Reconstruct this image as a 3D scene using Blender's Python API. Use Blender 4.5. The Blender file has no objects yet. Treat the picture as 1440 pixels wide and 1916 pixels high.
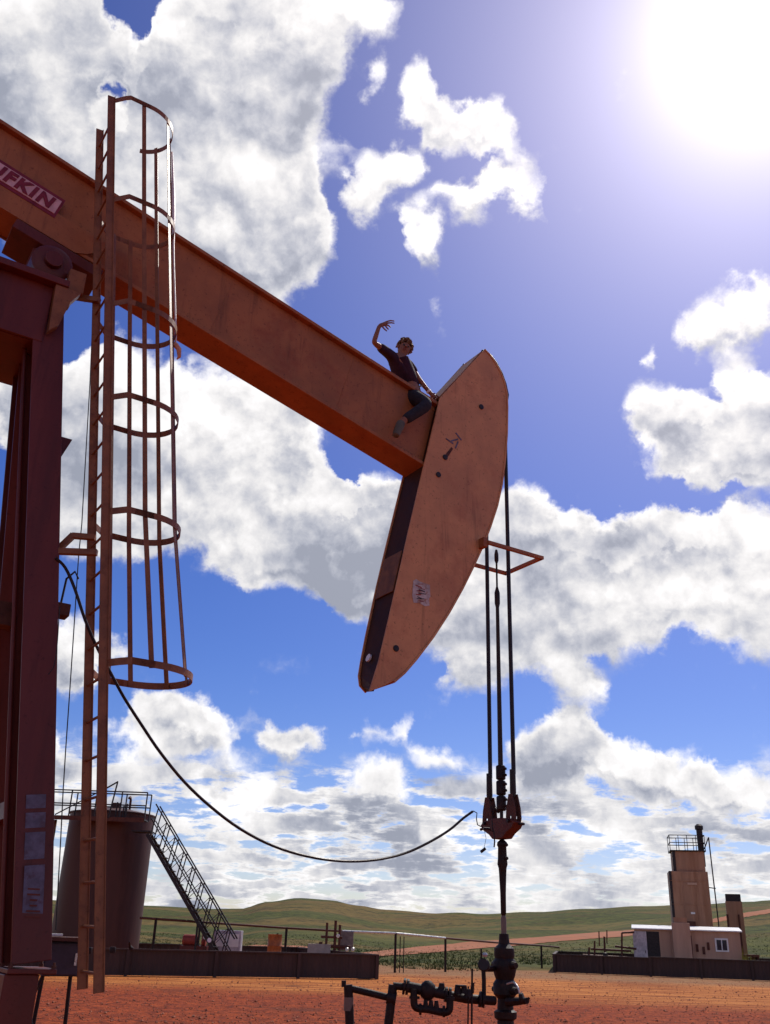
import bpy, bmesh, math, random
from mathutils import Vector, Matrix
random.seed(7)
C = bpy.context.scene.collection
SC = bpy.context.scene

# ------------------------------------------------------------------ camera
F_PX, PITCH, ROLL, EYE = 1746.0, math.radians(24.1), math.radians(1.9), 1.6
CP = Vector((0, 0, EYE))
_F = Vector((0, math.cos(PITCH), math.sin(PITCH)))
_U0 = Vector((0, -math.sin(PITCH), math.cos(PITCH)))
_R0 = Vector((1, 0, 0))
_U = _U0 * math.cos(ROLL) - _R0 * math.sin(ROLL)
_R = _R0 * math.cos(ROLL) + _U0 * math.sin(ROLL)
cam = bpy.data.cameras.new('camera')
cam.sensor_fit = 'HORIZONTAL'; cam.sensor_width = 36.0
cam.lens = F_PX / 1440 * 36.0
cam.clip_start = 0.05; cam.clip_end = 20000
co = bpy.data.objects.new('camera', cam); C.objects.link(co)
co.matrix_world = Matrix(((_R.x, _U.x, -_F.x, CP.x), (_R.y, _U.y, -_F.y, CP.y), (_R.z, _U.z, -_F.z, CP.z), (0, 0, 0, 1)))
SC.camera = co
SC.view_settings.view_transform = 'Standard'; SC.view_settings.look = 'None'
SC.view_settings.exposure = 0.0; SC.view_settings.gamma = 1.0; SC.view_settings.use_curve_mapping = False
SC.cycles.use_denoising = True
SC.cycles.max_bounces = 6
SC.render.film_transparent = False

def ray(x, y):
    """Direction of sight for a point measured on the photograph (1440 x 1916)."""
    return (_F * F_PX + _R * (x - 720) + _U * (958 - y)).normalized()
def at(x, y, Y):
    d = ray(x, y); return CP + d * (Y / d.y)

# ------------------------------------------------------------------ world: sky with clouds
SUN_EL, SUN_AZ = math.radians(48.4), math.radians(29.1)      # azimuth clockwise from +y
SUN_DIR = Vector((math.sin(SUN_AZ) * math.cos(SUN_EL), math.cos(SUN_AZ) * math.cos(SUN_EL), math.sin(SUN_EL)))

class NT:
    def __init__(s, tree): s.t = tree; s.n = tree.nodes; s.l = tree.links
    def new(s, kind, **kw):
        nd = s.n.new(kind)
        for k, v in kw.items(): setattr(nd, k, v)
        return nd
    def link(s, a, b): s.l.new(a, b)
    def inp(s, sock, v):
        if v is None: return
        if hasattr(v, 'links'): s.l.new(v, sock)
        else: sock.default_value = v
    def m(s, op, a, b=None, c=None, clamp=False):
        nd = s.new('ShaderNodeMath', operation=op, use_clamp=clamp)
        for i, v in enumerate((a, b, c)): s.inp(nd.inputs[i], v)
        return nd.outputs[0]
    def v(s, op, a, b=None, scale=None):
        nd = s.new('ShaderNodeVectorMath', operation=op)
        s.inp(nd.inputs[0], a); s.inp(nd.inputs[1], b)
        if scale is not None: s.inp(nd.inputs['Scale'], scale)
        return nd.outputs['Value'] if op in ('DOT_PRODUCT', 'LENGTH') else nd.outputs[0]
    def ss(s, v, a, b, lo=0.0, hi=1.0):
        nd = s.new('ShaderNodeMapRange', interpolation_type='SMOOTHSTEP')
        for i, q in enumerate((v, a, b, lo, hi)): s.inp(nd.inputs[i], q)
        return nd.outputs[0]
    def noise(s, vec, scale, detail=4, rough=.5, dist=0.0, color=False, lac=2.0):
        nd = s.new('ShaderNodeTexNoise')
        s.inp(nd.inputs['Vector'], vec); s.inp(nd.inputs['Scale'], scale); s.inp(nd.inputs['Detail'], detail)
        s.inp(nd.inputs['Roughness'], rough); s.inp(nd.inputs['Distortion'], dist); s.inp(nd.inputs['Lacunarity'], lac)
        return nd.outputs[1 if color else 0]
    def mix(s, f, a, b, mode='MIX'):
        nd = s.new('ShaderNodeMix', data_type='RGBA', blend_type=mode)
        s.inp(nd.inputs[0], f); s.inp(nd.inputs[6], a); s.inp(nd.inputs[7], b)
        return nd.outputs[2]

# clouds as they stand in the sky: centre, half width, half height (measured on the photograph), turn in degrees, weight
CLOUDS = [
 # great cloud over the beam
 (90,60,200,150,0,1),(90,200,190,120,0,1),(360,90,130,150,0,1),(500,90,150,170,0,1),(330,260,160,170,0,1.1),(480,250,140,160,0,1.1),
 (460,400,150,130,0,1.0),(520,470,120,90,-20,1),(555,80,70,110,0,.8),(400,520,150,80,30,.9),(670,20,90,45,10,.75),(585,360,40,90,0,.5),(60,330,180,120,30,1),
 # mid bank under the beam
 (180,720,150,110,0,.9),(260,860,220,150,0,1),(430,790,150,110,20,1),(560,830,90,60,25,.8),(480,960,190,120,0,1),(620,1000,170,110,0,1.05),(560,1070,170,70,12,.9),
 (700,960,90,70,0,.9),(690,1110,120,70,15,.8),(200,980,120,70,0,.8),(60,740,90,90,0,.8),(60,620,70,40,0,.8),(30,800,60,60,0,.6),
 # bank behind the horsehead and the rope
 (960,960,80,90,0,.95),(1020,1030,110,90,0,1),(900,1080,140,110,0,1.05),(960,1170,170,90,0,1.05),(1100,1050,130,80,0,1),(1150,1160,120,70,10,1),
 (1210,1020,130,80,0,1),(1340,1040,150,100,0,1.05),(1400,1150,110,80,10,1),(1080,1270,80,50,10,.75),(900,1250,80,35,0,.7),(1230,1110,130,60,0,1),
 # upper right clouds
 (1350,585,95,50,-8,.85),(1430,540,50,30,0,.7),(1400,700,80,50,0,.85),(1270,770,90,50,15,.85),(1350,840,140,80,5,.95),(1430,780,70,70,0,.8),(1260,880,70,50,0,.6),(1440,900,80,60,0,.8),(1225,655,18,18,0,.6),
 # little clouds over the head
 (690,135,34,34,0,.55),(790,190,62,48,30,.8),(860,245,85,48,20,.85),(925,260,55,42,0,.7),(725,315,78,55,-12,.9),(690,380,50,40,0,.7),
 (880,370,70,45,0,.75),(960,345,72,40,-15,.75),(800,445,46,48,0,.7),(765,540,26,18,0,.5),(806,574,12,14,0,.5),(650,290,40,30,0,.5),
 # low cumulus
 (300,1340,95,55,0,1),(380,1385,110,48,8,.95),(250,1400,90,40,0,.7),(560,1385,70,36,0,.85),(700,1400,45,24,-5,.6),(760,1370,30,34,0,.6),(820,1366,30,14,0,.45),(490,1345,24,10,0,.5),
 (1040,1370,80,60,0,1),(1120,1410,130,55,10,1),(1010,1440,80,40,0,.8),(1250,1460,150,45,5,.9),(1380,1490,120,50,0,.9),
 (200,1190,34,26,0,.6),(130,1200,50,70,0,.8),(95,1420,36,40,0,.8),(130,1260,50,50,0,.8),(850,1440,90,30,0,.6),(720,1490,80,40,0,.8),(470,1480,110,36,0,.5),(290,1460,100,30,0,.5),
]
HOLES = [(1290,938,190,24,0,.7),(1120,920,60,60,0,.5),(243,20,70,60,0,1.6),(262,75,36,36,0,1.3),(200,185,34,32,0,1.3),(150,600,56,50,0,1.2),(640,855,60,40,30,.5),(10,900,60,130,0,1.0),(660,900,24,30,0,.8),(1265,900,50,26,10,.6)]

def azel(d): return math.atan2(d.x, d.y), math.asin(max(-1, min(1, d.z)))
def ellipse(x, y, rx, ry, rot):
    a = math.radians(rot); ca, sa = math.cos(a), math.sin(a)
    u0, v0 = azel(ray(x, y))
    u1, v1 = azel(ray(x + rx * ca, y + rx * sa)); u2, v2 = azel(ray(x + ry * sa, y - ry * ca))
    a1, b1, a2, b2 = u1 - u0, v1 - v0, u2 - u0, v2 - v0
    # symmetric square root description of the ellipse: M M^T
    p, q, r = a1*a1 + a2*a2, a1*b1 + a2*b2, b1*b1 + b2*b2
    th = .5 * math.atan2(2*q, p - r)
    m_, d_ = (p + r)/2, math.hypot((p - r)/2, q)
    return u0, v0, th, math.sqrt(m_ + d_), math.sqrt(max(1e-9, m_ - d_))

def build_world():
    w = bpy.data.worlds.new('World'); SC.world = w; w.use_nodes = True
    w.node_tree.nodes.clear(); N = NT(w.node_tree)
    gen = N.new('ShaderNodeTexCoord').outputs['Generated']
    sep = N.new('ShaderNodeSeparateXYZ'); N.link(gen, sep.inputs[0])
    X, Y, Z = sep.outputs
    u = N.m('ARCTAN2', X, Y); v = N.m('ARCSINE', Z)
    # --- clear sky
    sky = N.new('ShaderNodeTexSky', sky_type='NISHITA')
    sky.sun_disc = False; sky.sun_elevation = SUN_EL; sky.sun_rotation = SUN_AZ
    sky.altitude = 800; sky.air_density = 1.0; sky.dust_density = 0.6; sky.ozone_density = 3.0
    hs = N.new('ShaderNodeHueSaturation'); hs.inputs['Saturation'].default_value = 1.35; hs.inputs['Hue'].default_value = .515
    N.link(sky.outputs[0], hs.inputs['Color'])
    clear = N.mix(1.0, hs.outputs[0], (0.95, .875, 1.03, 1), 'MULTIPLY')
    # --- glow of the sun in thin haze
    cosang = N.v('DOT_PRODUCT', gen, tuple(SUN_DIR))
    ang = N.m('ARCCOSINE', N.m('MINIMUM', cosang, .99999))
    g1 = N.m('EXPONENT', N.m('MULTIPLY', N.m('POWER', N.m('DIVIDE', ang, .066), 1.25), -1.0))
    g2 = N.m('EXPONENT', N.m('MULTIPLY', ang, -4.6))
    # --- cloud field
    wn = N.noise(gen, 9.0, 6, .62, color=True)
    wv = N.v('SCALE', N.v('SUBTRACT', wn, (.5, .5, .5)), scale=.13)
    comb = N.new('ShaderNodeCombineXYZ'); N.link(u, comb.inputs[0]); N.link(v, comb.inputs[1])
    flat = N.v('MULTIPLY', wv, (1, 1, 0))
    p = N.v('ADD', comb.outputs[0], flat)
    # the large shapes of the clouds: rows of curves over azimuth, blended between rows over elevation
    NC, NR = 96, 48
    UL, UH, VL, VH = -.66, .66, -.03, .96
    ells = [ellipse(x, y, rx*1.12, ry*1.12, rot) + (wt,) for (x, y, rx, ry, rot, wt) in CLOUDS]
    ells += [ellipse(x, y, rx*1.1, ry*1.1, rot) + (-wt,) for (x, y, rx, ry, rot, wt) in HOLES]
    def field(uu, vv):
        pos = neg = 0.0
        for (u0, v0, th, sa, sb, wt) in ells:
            du, dv = uu - u0, vv - v0
            a_, b_ = (du*math.cos(th) + dv*math.sin(th))/sa, (-du*math.sin(th) + dv*math.cos(th))/sb
            d2 = 1 - a_*a_ - b_*b_
            if d2 > 0:
                if wt > 0: pos += d2*wt
                else: neg += d2*wt
        return (max(-.5, min(1.2, min(pos, 1.2) + neg)) + .5)/1.7
    sp = N.new('ShaderNodeSeparateXYZ'); N.link(p, sp.inputs[0])
    un = N.m('DIVIDE', N.m('SUBTRACT', sp.outputs[0], UL), UH - UL)
    vn = N.m('MULTIPLY', N.m('SUBTRACT', sp.outputs[1], VL), (NR - 1)/(VH - VL))
    cu = N.new('ShaderNodeCombineXYZ'); cv = N.new('ShaderNodeCombineXYZ'); cw = N.new('ShaderNodeCombineXYZ')
    vn2 = N.m('ADD', vn, 1.1)
    for i in range(3): N.link(un, cu.inputs[i]); N.link(vn, cv.inputs[i]); N.link(vn2, cw.inputs[i])
    Wr = W2 = None
    for k in range(0, NR, 3):
        rc = N.new('ShaderNodeRGBCurve'); mp = rc.mapping
        for ch in range(3):
            c = mp.curves[ch]; vv = VL + (VH - VL)*(k + ch)/(NR - 1)
            for j in range(NC):
                xx = j/(NC - 1); yy = field(UL + (UH - UL)*xx, vv)
                if j == 0: c.points[0].location = (0, yy)
                elif j == NC - 1: c.points[len(c.points) - 1].location = (1, yy)
                else: c.points.new(xx, yy)
        mp.update(); N.link(cu.outputs[0], rc.inputs[1])
        def hat(src):
            h = N.v('ABSOLUTE', N.v('SUBTRACT', src, (k, k + 1, k + 2)))
            return N.v('MAXIMUM', N.v('SUBTRACT', (1, 1, 1), h), (0, 0, 0))
        t1 = N.v('DOT_PRODUCT', rc.outputs[0], hat(cv.outputs[0])); t2 = N.v('DOT_PRODUCT', rc.outputs[0], hat(cw.outputs[0]))
        Wr = t1 if Wr is None else N.m('ADD', Wr, t1); W2 = t2 if W2 is None else N.m('ADD', W2, t2)
    W = N.m('SUBTRACT', N.m('MULTIPLY', Wr, 1.7), .5)
    top = N.m('MULTIPLY', N.m('SUBTRACT', Wr, W2), 5.0)      # positive at the crest of a cloud, negative at its base
    # fine billows
    def puff(vec):
        vo = N.new('ShaderNodeTexVoronoi', feature='F1', normalize=True)
        N.inp(vo.inputs['Vector'], vec); vo.inputs['Scale'].default_value = 11.0; vo.inputs['Detail'].default_value = 3.0
        vo.inputs['Roughness'].default_value = .55
        a_ = N.m('SUBTRACT', .95, N.m('MULTIPLY', vo.outputs['Distance'], 1.15))
        return N.m('ADD', N.m('MULTIPLY', N.noise(vec, 18.0, 9, .60), .55), N.m('MULTIPLY', a_, .45))
    gw_ = N.v('ADD', gen, N.v('SCALE', wv, scale=.22))
    fine = puff(gw_)
    up = N.v('ADD', gen, tuple(SUN_DIR * .0 + Vector((.004, 0, .012))))
    fine2 = puff(N.v('ADD', gw_, (.004, 0, .014)))
    med = N.noise(gen, 7.0, 3, .5)
    med2 = N.noise(N.v('ADD', gen, (.01, 0, .03)), 7.0, 3, .5)
    Wc = W
    # layered low cloud towards the horizon, seen in perspective
    zz = N.m('ADD', N.m('MAXIMUM', Z, 0.0), .17)
    pl = N.v('DIVIDE', gen, N.new('ShaderNodeCombineXYZ').outputs[0])
    cz = pl.node.inputs[1].links[0].from_node
    for i in range(3): N.link(zz, cz.inputs[i])
    plane = N.v('MULTIPLY', pl, (1.0, 1.0, 0.0))
    low = N.noise(plane, 3.6, 8, .62)
    lowgate = N.ss(v, math.radians(10.5), math.radians(6.0))
    lowf = N.m('MULTIPLY', N.ss(low, .36, .58, 0.0, 1.0), lowgate)
    # clouds of the same kind over the rest of the sky
    CD = ray(720, 958)
    away = N.ss(N.v('DOT_PRODUCT', gen, tuple(CD)), math.cos(math.radians(36)), math.cos(math.radians(44)))
    rest = N.m('MULTIPLY', N.ss(N.noise(gen, 2.6, 4, .5), .55, .70, 0.0, 1.0), away)
    dens0 = N.m('MAXIMUM', N.m('MAXIMUM', Wc, lowf), rest)
    dens = N.m('ADD', dens0, N.m('MULTIPLY', N.m('SUBTRACT', fine, .5), 1.25))
    cover = N.ss(dens, .16, .62)
    thick = N.ss(dens, .35, 1.25)
    # light: bright crests and rims, grey bases
    soft = N.noise(gen, 5.0, 5, .55)
    lit = N.m('MULTIPLY', N.m('SUBTRACT', fine, fine2), 1.9)
    lit = N.m('ADD', lit, N.m('MULTIPLY', N.m('SUBTRACT', med, med2), 1.3))
    lit = N.m('ADD', lit, N.m('MULTIPLY', N.m('MAXIMUM', N.m('MINIMUM', top, .6), -.6), .25))
    lit = N.m('ADD', lit, .95)
    lit = N.m('SUBTRACT', lit, N.m('MULTIPLY', thick, N.ss(soft, .32, .66, .06, .46)))
    lit = N.m('MAXIMUM', N.m('MINIMUM', N.m('ADD', lit, N.m('MULTIPLY', lowgate, .05)), 1.14), .46)
    cl = N.mix(N.m('SUBTRACT', 1.0, N.ss(lit, .35, .95)), (1.0, .985, .99, 1), (.72, .79, 1.0, 1))
    cloudcol = N.v('SCALE', cl, scale=lit)
    # --- out
    bgs = N.new('ShaderNodeBackground'); N.link(clear, bgs.inputs[0]); bgs.inputs[1].default_value = .098
    bgc = N.new('ShaderNodeBackground'); N.link(cloudcol, bgc.inputs[0]); bgc.inputs[1].default_value = .95
    glowcol = N.v('ADD', N.v('SCALE', (1.0, 1.0, .98), scale=N.m('MULTIPLY', g1, 1.35)), N.v('SCALE', (1.0, .86, .82), scale=N.m('MULTIPLY', g2, .70)))
    bgg = N.new('ShaderNodeBackground'); N.link(glowcol, bgg.inputs[0]); bgg.inputs[1].default_value = 1.0
    mx = N.new('ShaderNodeMixShader'); N.link(cover, mx.inputs[0]); N.link(bgs.outputs[0], mx.inputs[1]); N.link(bgc.outputs[0], mx.inputs[2])
    ad = N.new('ShaderNodeAddShader'); N.link(mx.outputs[0], ad.inputs[0]); N.link(bgg.outputs[0], ad.inputs[1])
    out = N.new('ShaderNodeOutputWorld'); N.link(ad.outputs[0], out.inputs[0])
    w.cycles.sampling_method = 'MANUAL'; w.cycles.sample_map_resolution = 512
build_world()

sun = bpy.data.lights.new('sun', 'SUN'); sun.energy = 3.6; sun.angle = math.radians(.53); sun.color = (1, .94, .84)
so = bpy.data.objects.new('sun', sun); C.objects.link(so)
so.rotation_euler = SUN_DIR.to_track_quat('Z', 'Y').to_euler(); so.location = (30, 50, 60)

# ------------------------------------------------------------------ helpers
class MB:
    """collects shapes and links them as ONE mesh object"""
    def __init__(s): s.b = bmesh.new()
    def box(s, c, d, rot=None):
        r = bmesh.ops.create_cube(s.b, size=1.0)
        M = Matrix.Translation(Vector(c)) @ (rot.to_4x4() if rot else Matrix.Identity(4)) @ Matrix.Diagonal((d[0], d[1], d[2], 1))
        bmesh.ops.transform(s.b, matrix=M, verts=r['verts']); return s
    def bar(s, a, b, w, h, up=(0, 0, 1)):
        a, b = Vector(a), Vector(b); d = b - a; L = d.length; x = d / L
        up = Vector(up)
        if abs(x.dot(up)) > .98: up = Vector((1, 0, 0))
        y = up.cross(x).normalized(); z = x.cross(y)
        s.box((a + b) / 2, (L, w, h), Matrix((x, y, z)).transposed()); return s
    def tube(s, pts, r, n=8, cap=True):
        pts = [Vector(p) for p in pts]; rs = r if isinstance(r, (list, tuple)) else [r] * len(pts)
        rings = []; ref = None
        for i, p in enumerate(pts):
            t = (pts[min(i + 1, len(pts) - 1)] - pts[max(i - 1, 0)])
            if t.length < 1e-9: t = Vector((0, 0, 1))
            t.normalize()
            if ref is None: ref = Vector((1, 0, 0)) if abs(t.x) < .8 else Vector((0, 1, 0))
            ref = (ref - t * ref.dot(t)).normalized(); q = t.cross(ref)
            rings.append([s.b.verts.new(p + (ref * math.cos(2*math.pi*k/n) + q * math.sin(2*math.pi*k/n)) * rs[i]) for k in range(n)])
        for A, B in zip(rings, rings[1:]):
            for k in range(n): s.b.faces.new((A[k], A[(k+1) % n], B[(k+1) % n], B[k]))
        if cap:
            s.b.faces.new(rings[0][::-1]); s.b.faces.new(rings[-1])
        return s
    def lathe(s, prof, c=(0, 0, 0), n=24, axis=(0, 0, 1)):
        c = Vector(c); ax = Vector(axis).normalized(); q = ax.to_track_quat('Z', 'Y')
        rings = []
        for (r, z) in prof:
            rings.append([s.b.verts.new(c + q @ Vector((max(r, 1e-4)*math.cos(2*math.pi*k/n), max(r, 1e-4)*math.sin(2*math.pi*k/n), z))) for k in range(n)])
        for A, B in zip(rings, rings[1:]):
            for k in range(n): s.b.faces.new((A[k], A[(k+1) % n], B[(k+1) % n], B[k]))
        s.b.faces.new(rings[0][::-1]); s.b.faces.new(rings[-1]); return s
    def prism(s, poly, off):
        """poly: 3-D outline, off: thickness vector"""
        off = Vector(off); A = [s.b.verts.new(Vector(p)) for p in poly]; B = [s.b.verts.new(Vector(p) + off) for p in poly]
        s.b.faces.new(A); s.b.faces.new(B[::-1]); n = len(A)
        for k in range(n): s.b.faces.new((A[k], B[k], B[(k+1) % n], A[(k+1) % n]))
        return s
    def strip(s, rows):
        """rows of equally many points joined into a sheet"""
        R = [[s.b.verts.new(Vector(p)) for p in r] for r in rows]
        for A, B in zip(R, R[1:]):
            for k in range(len(A) - 1): s.b.faces.new((A[k], A[k+1], B[k+1], B[k]))
        return s
    def build(s, name, mat, parent=None, smooth=False, bevel=0):
        bmesh.ops.recalc_face_normals(s.b, faces=s.b.faces)
        me = bpy.data.meshes.new(name); s.b.to_mesh(me); s.b.free()
        me.materials.append(mat)
        if smooth:
            for p in me.polygons: p.use_smooth = True
            try: me.set_sharp_from_angle(angle=math.radians(40))
            except Exception: pass
        o = bpy.data.objects.new(name, me); C.objects.link(o)
        if parent: o.parent = parent
        if bevel:
            m = o.modifiers.new('bevel', 'BEVEL'); m.width = bevel; m.segments = 2; m.limit_method = 'ANGLE'
        return o
def tag(o, label=None, cat=None, group=None, kind=None):
    if label: o['label'] = label
    if cat: o['category'] = cat
    if group: o['group'] = group
    if kind: o['kind'] = kind
    return o
def empty(name, loc=(0, 0, 0), rz=0.0):
    o = bpy.data.objects.new(name, None); C.objects.link(o); o.location = loc; o.rotation_euler = (0, 0, rz)
    o.empty_display_size = .2
    return o
def share(src, name, parent, loc=None):
    o = src.copy(); o.name = name; C.objects.link(o); o.parent = parent
    if loc is not None: o.location = loc
    return o

def mat(name, col, rough=.6, metal=0.0, var=.25, vscale=6.0, bump=.15, bscale=40.0, second=None, s_amt=.5, s_scale=3.0, streak=False, spec=.28, chips=0):
    m = bpy.data.materials.new(name); m.use_nodes = True; N = NT(m.node_tree); N.n.clear()
    out = N.new('ShaderNodeOutputMaterial'); p = N.new('ShaderNodeBsdfPrincipled'); N.link(p.outputs[0], out.inputs[0])
    p.inputs['Metallic'].default_value = metal; p.inputs['Specular IOR Level'].default_value = spec
    g = N.new('ShaderNodeTexCoord').outputs['Object']
    vec = g
    if streak: vec = N.v('MULTIPLY', g, (1, 1, .12))
    n1 = N.noise(vec, vscale, 5, .6)
    dark = tuple(c * (1 - var) for c in col) + (1,); light = tuple(min(1, c * (1 + var)) for c in col) + (1,)
    c = N.mix(N.ss(n1, .3, .7), dark, light)
    if second:
        n2 = N.noise(vec, s_scale, 6, .68)
        c = N.mix(N.m('MULTIPLY', N.ss(n2, .50, .66), s_amt), c, second + (1,))
    if chips:
        n5 = N.noise(N.v('MULTIPLY', g, (1, 1, .10)), 7.0, 5, .7)      # rain runs
        c = N.mix(N.m('MULTIPLY', N.ss(n5, .54, .70), chips*.75), c, tuple(q*.35 for q in col) + (1,))
        n4 = N.noise(g, 26.0, 4, .75)
        c = N.mix(N.m('MULTIPLY', N.ss(n4, .60, .66), chips), c, tuple(q*.30 for q in col) + (1,))
    N.link(c, p.inputs['Base Color'])
    n3 = N.noise(g, bscale, 4, .6)
    N.link(N.m('ADD', N.m('MULTIPLY', N.m('SUBTRACT', n1, .5), .35), rough, clamp=True), p.inputs['Roughness'])
    b = N.new('ShaderNodeBump'); b.inputs['Strength'].default_value = bump; b.inputs['Distance'].default_value = .01
    N.link(n3, b.inputs['Height']); N.link(b.outputs[0], p.inputs['Normal'])
    return m

ORANGE = mat('painted_steel_tan', (.37, .130, .046), .5, 0, .16, 2.2, .12, 30, (.28, .065, .022), .6, 1.6, chips=.6)
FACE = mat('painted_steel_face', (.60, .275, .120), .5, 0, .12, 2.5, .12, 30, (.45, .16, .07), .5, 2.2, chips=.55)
MAROON_SHADED = mat('painted_steel_shaded', (.135, .026, .018), .40, 0, .2, 2.0, .12, 30, (.085, .02, .014), .6, 3.0, streak=True, chips=.5)  # same paint as the beam, darkened for the weaker light on the post
CAGE = mat('cage_steel', (.26, .098, .038), .45, 0, .2, 5, .1, 40, (.15, .05, .02), .6, 6, chips=.5)
BLACK = mat('black_steel', (.03, .022, .022), .45, .2, .3, 12, .1, 60)
ROPE = mat('wire_rope', (.03, .025, .03), .5, .3, .3, 60, .3, 200)
RUST = mat('rusty_iron', (.11, .04, .025), .7, .1, .35, 9, .4, 50, (.07, .03, .02), .7, 9)
DARKRUST = mat('dark_oily_iron', (.018, .008, .006), .6, .0, .35, 14, .4, 60, (.05, .018, .010), .6, 12)
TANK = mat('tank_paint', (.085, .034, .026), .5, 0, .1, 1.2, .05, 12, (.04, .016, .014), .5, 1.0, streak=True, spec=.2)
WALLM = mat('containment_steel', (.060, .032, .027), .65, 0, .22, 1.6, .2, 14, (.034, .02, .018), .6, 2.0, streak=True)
SIDING = mat('tan_siding', (.50, .31, .21), .7, 0, .1, 1.8, .1, 20, (.38, .22, .14), .5, 1.5, streak=True)
TREAT = mat('treater_jacket', (.38, .20, .115), .6, 0, .15, 1.6, .15, 20, (.25, .11, .05), .6, 1.4, streak=True)
WHITE = mat('white_paint', (.78, .76, .72), .45, 0, .06, 4, .05, 30)
PALE = mat('galvanised_and_glint', (.62, .60, .55), .3, .5, .1, 8, .1, 40)
GLASS = mat('window_glass', (.02, .025, .04), .08, 0, .1, 4, 0, 10)
DULL = mat('weathered_steel', (.20, .14, .11), .55, .2, .2, 8, .1, 40)
SIGNP = mat('sign_enamel', (.72, .42, .42), .45, 0, .12, 9, .1, 50, (.50, .28, .28), .5, 12)
SIGNR = mat('sign_maroon', (.22, .02, .035), .45, 0, .2, 10, .1, 50)
FADED = mat('faded_blue_label', (.13, .12, .17), .6, 0, .25, 14, .1, 50, (.09, .04, .05), .6, 12)
YELLOW = mat('yellow_weeds', (.30, .26, .04), .8, 0, .3, 6, .2, 30)
REDP = mat('red_paint', (.30, .05, .035), .5, 0, .2, 7, .1, 40)
CONC = mat('concrete', (.35, .31, .27), .85, 0, .12, 5, .4, 60)

# ------------------------------------------------------------------ terrain, road
SKYLINE = [(-400,1672),(-100,1676),(85,1680),(200,1688),(300,1692),(385,1697),(450,1697),(500,1684),(560,1678),(620,1682),(670,1692),(720,1701),(800,1706),(860,1704),(900,1707),(1000,1703),(1100,1697),(1200,1692),(1300,1689),(1400,1684),(1440,1681),(1700,1668),(2100,1660)]
_sk = []
for (x, y) in SKYLINE:
    d = ray(x, y + 3); _sk.append((math.atan2(d.x, d.y), d.z / math.hypot(d.x, d.y)))
def sky_tan(az):
    if az <= _sk[0][0]: return _sk[0][1]
    if az >= _sk[-1][0]: return _sk[-1][1]
    for (a, ta), (b, tb) in zip(_sk, _sk[1:]):
        if a <= az <= b:
            k = (az - a)/(b - a); k = k*k*(3 - 2*k); return ta + (tb - ta)*k
def hnoise(x, y):
    return (math.sin(x*.021 + 1.3) * math.cos(y*.017 - .4) + .5*math.sin(x*.053 + y*.041) + .3*math.sin(x*.11 - y*.093 + 2))
RS = 430.0
def height(x, y):
    r = math.hypot(x, y)
    if r < 66 or y < -50: 
        return 0.0
    az = math.atan2(x, y); az = max(-1.4, min(1.4, az))
    top = EYE + RS * sky_tan(az)
    if r < RS:
        k = (r - 66)/(RS - 66)
        base = top * (k**1.15) - .7*math.sin(min(1, k*5)*math.pi)*(1 if k < .2 else 0)
        return base + hnoise(x, y) * 1.5 * math.sin(k*math.pi) 
    k = min(1, (r - RS)/500)
    return top * (1 - k) + hnoise(x*.5, y*.5)*2*k
def ground_hit(x, y, lift=0.0):
    """where the sight line through a measured point meets the terrain"""
    d = ray(x, y); t = 20.0; step = 2.0
    while t < 3000:
        P = CP + d*t
        if P.z <= height(P.x, P.y) + lift: return P
        t += step; step = max(1.0, t*.006)
    return None

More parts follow.
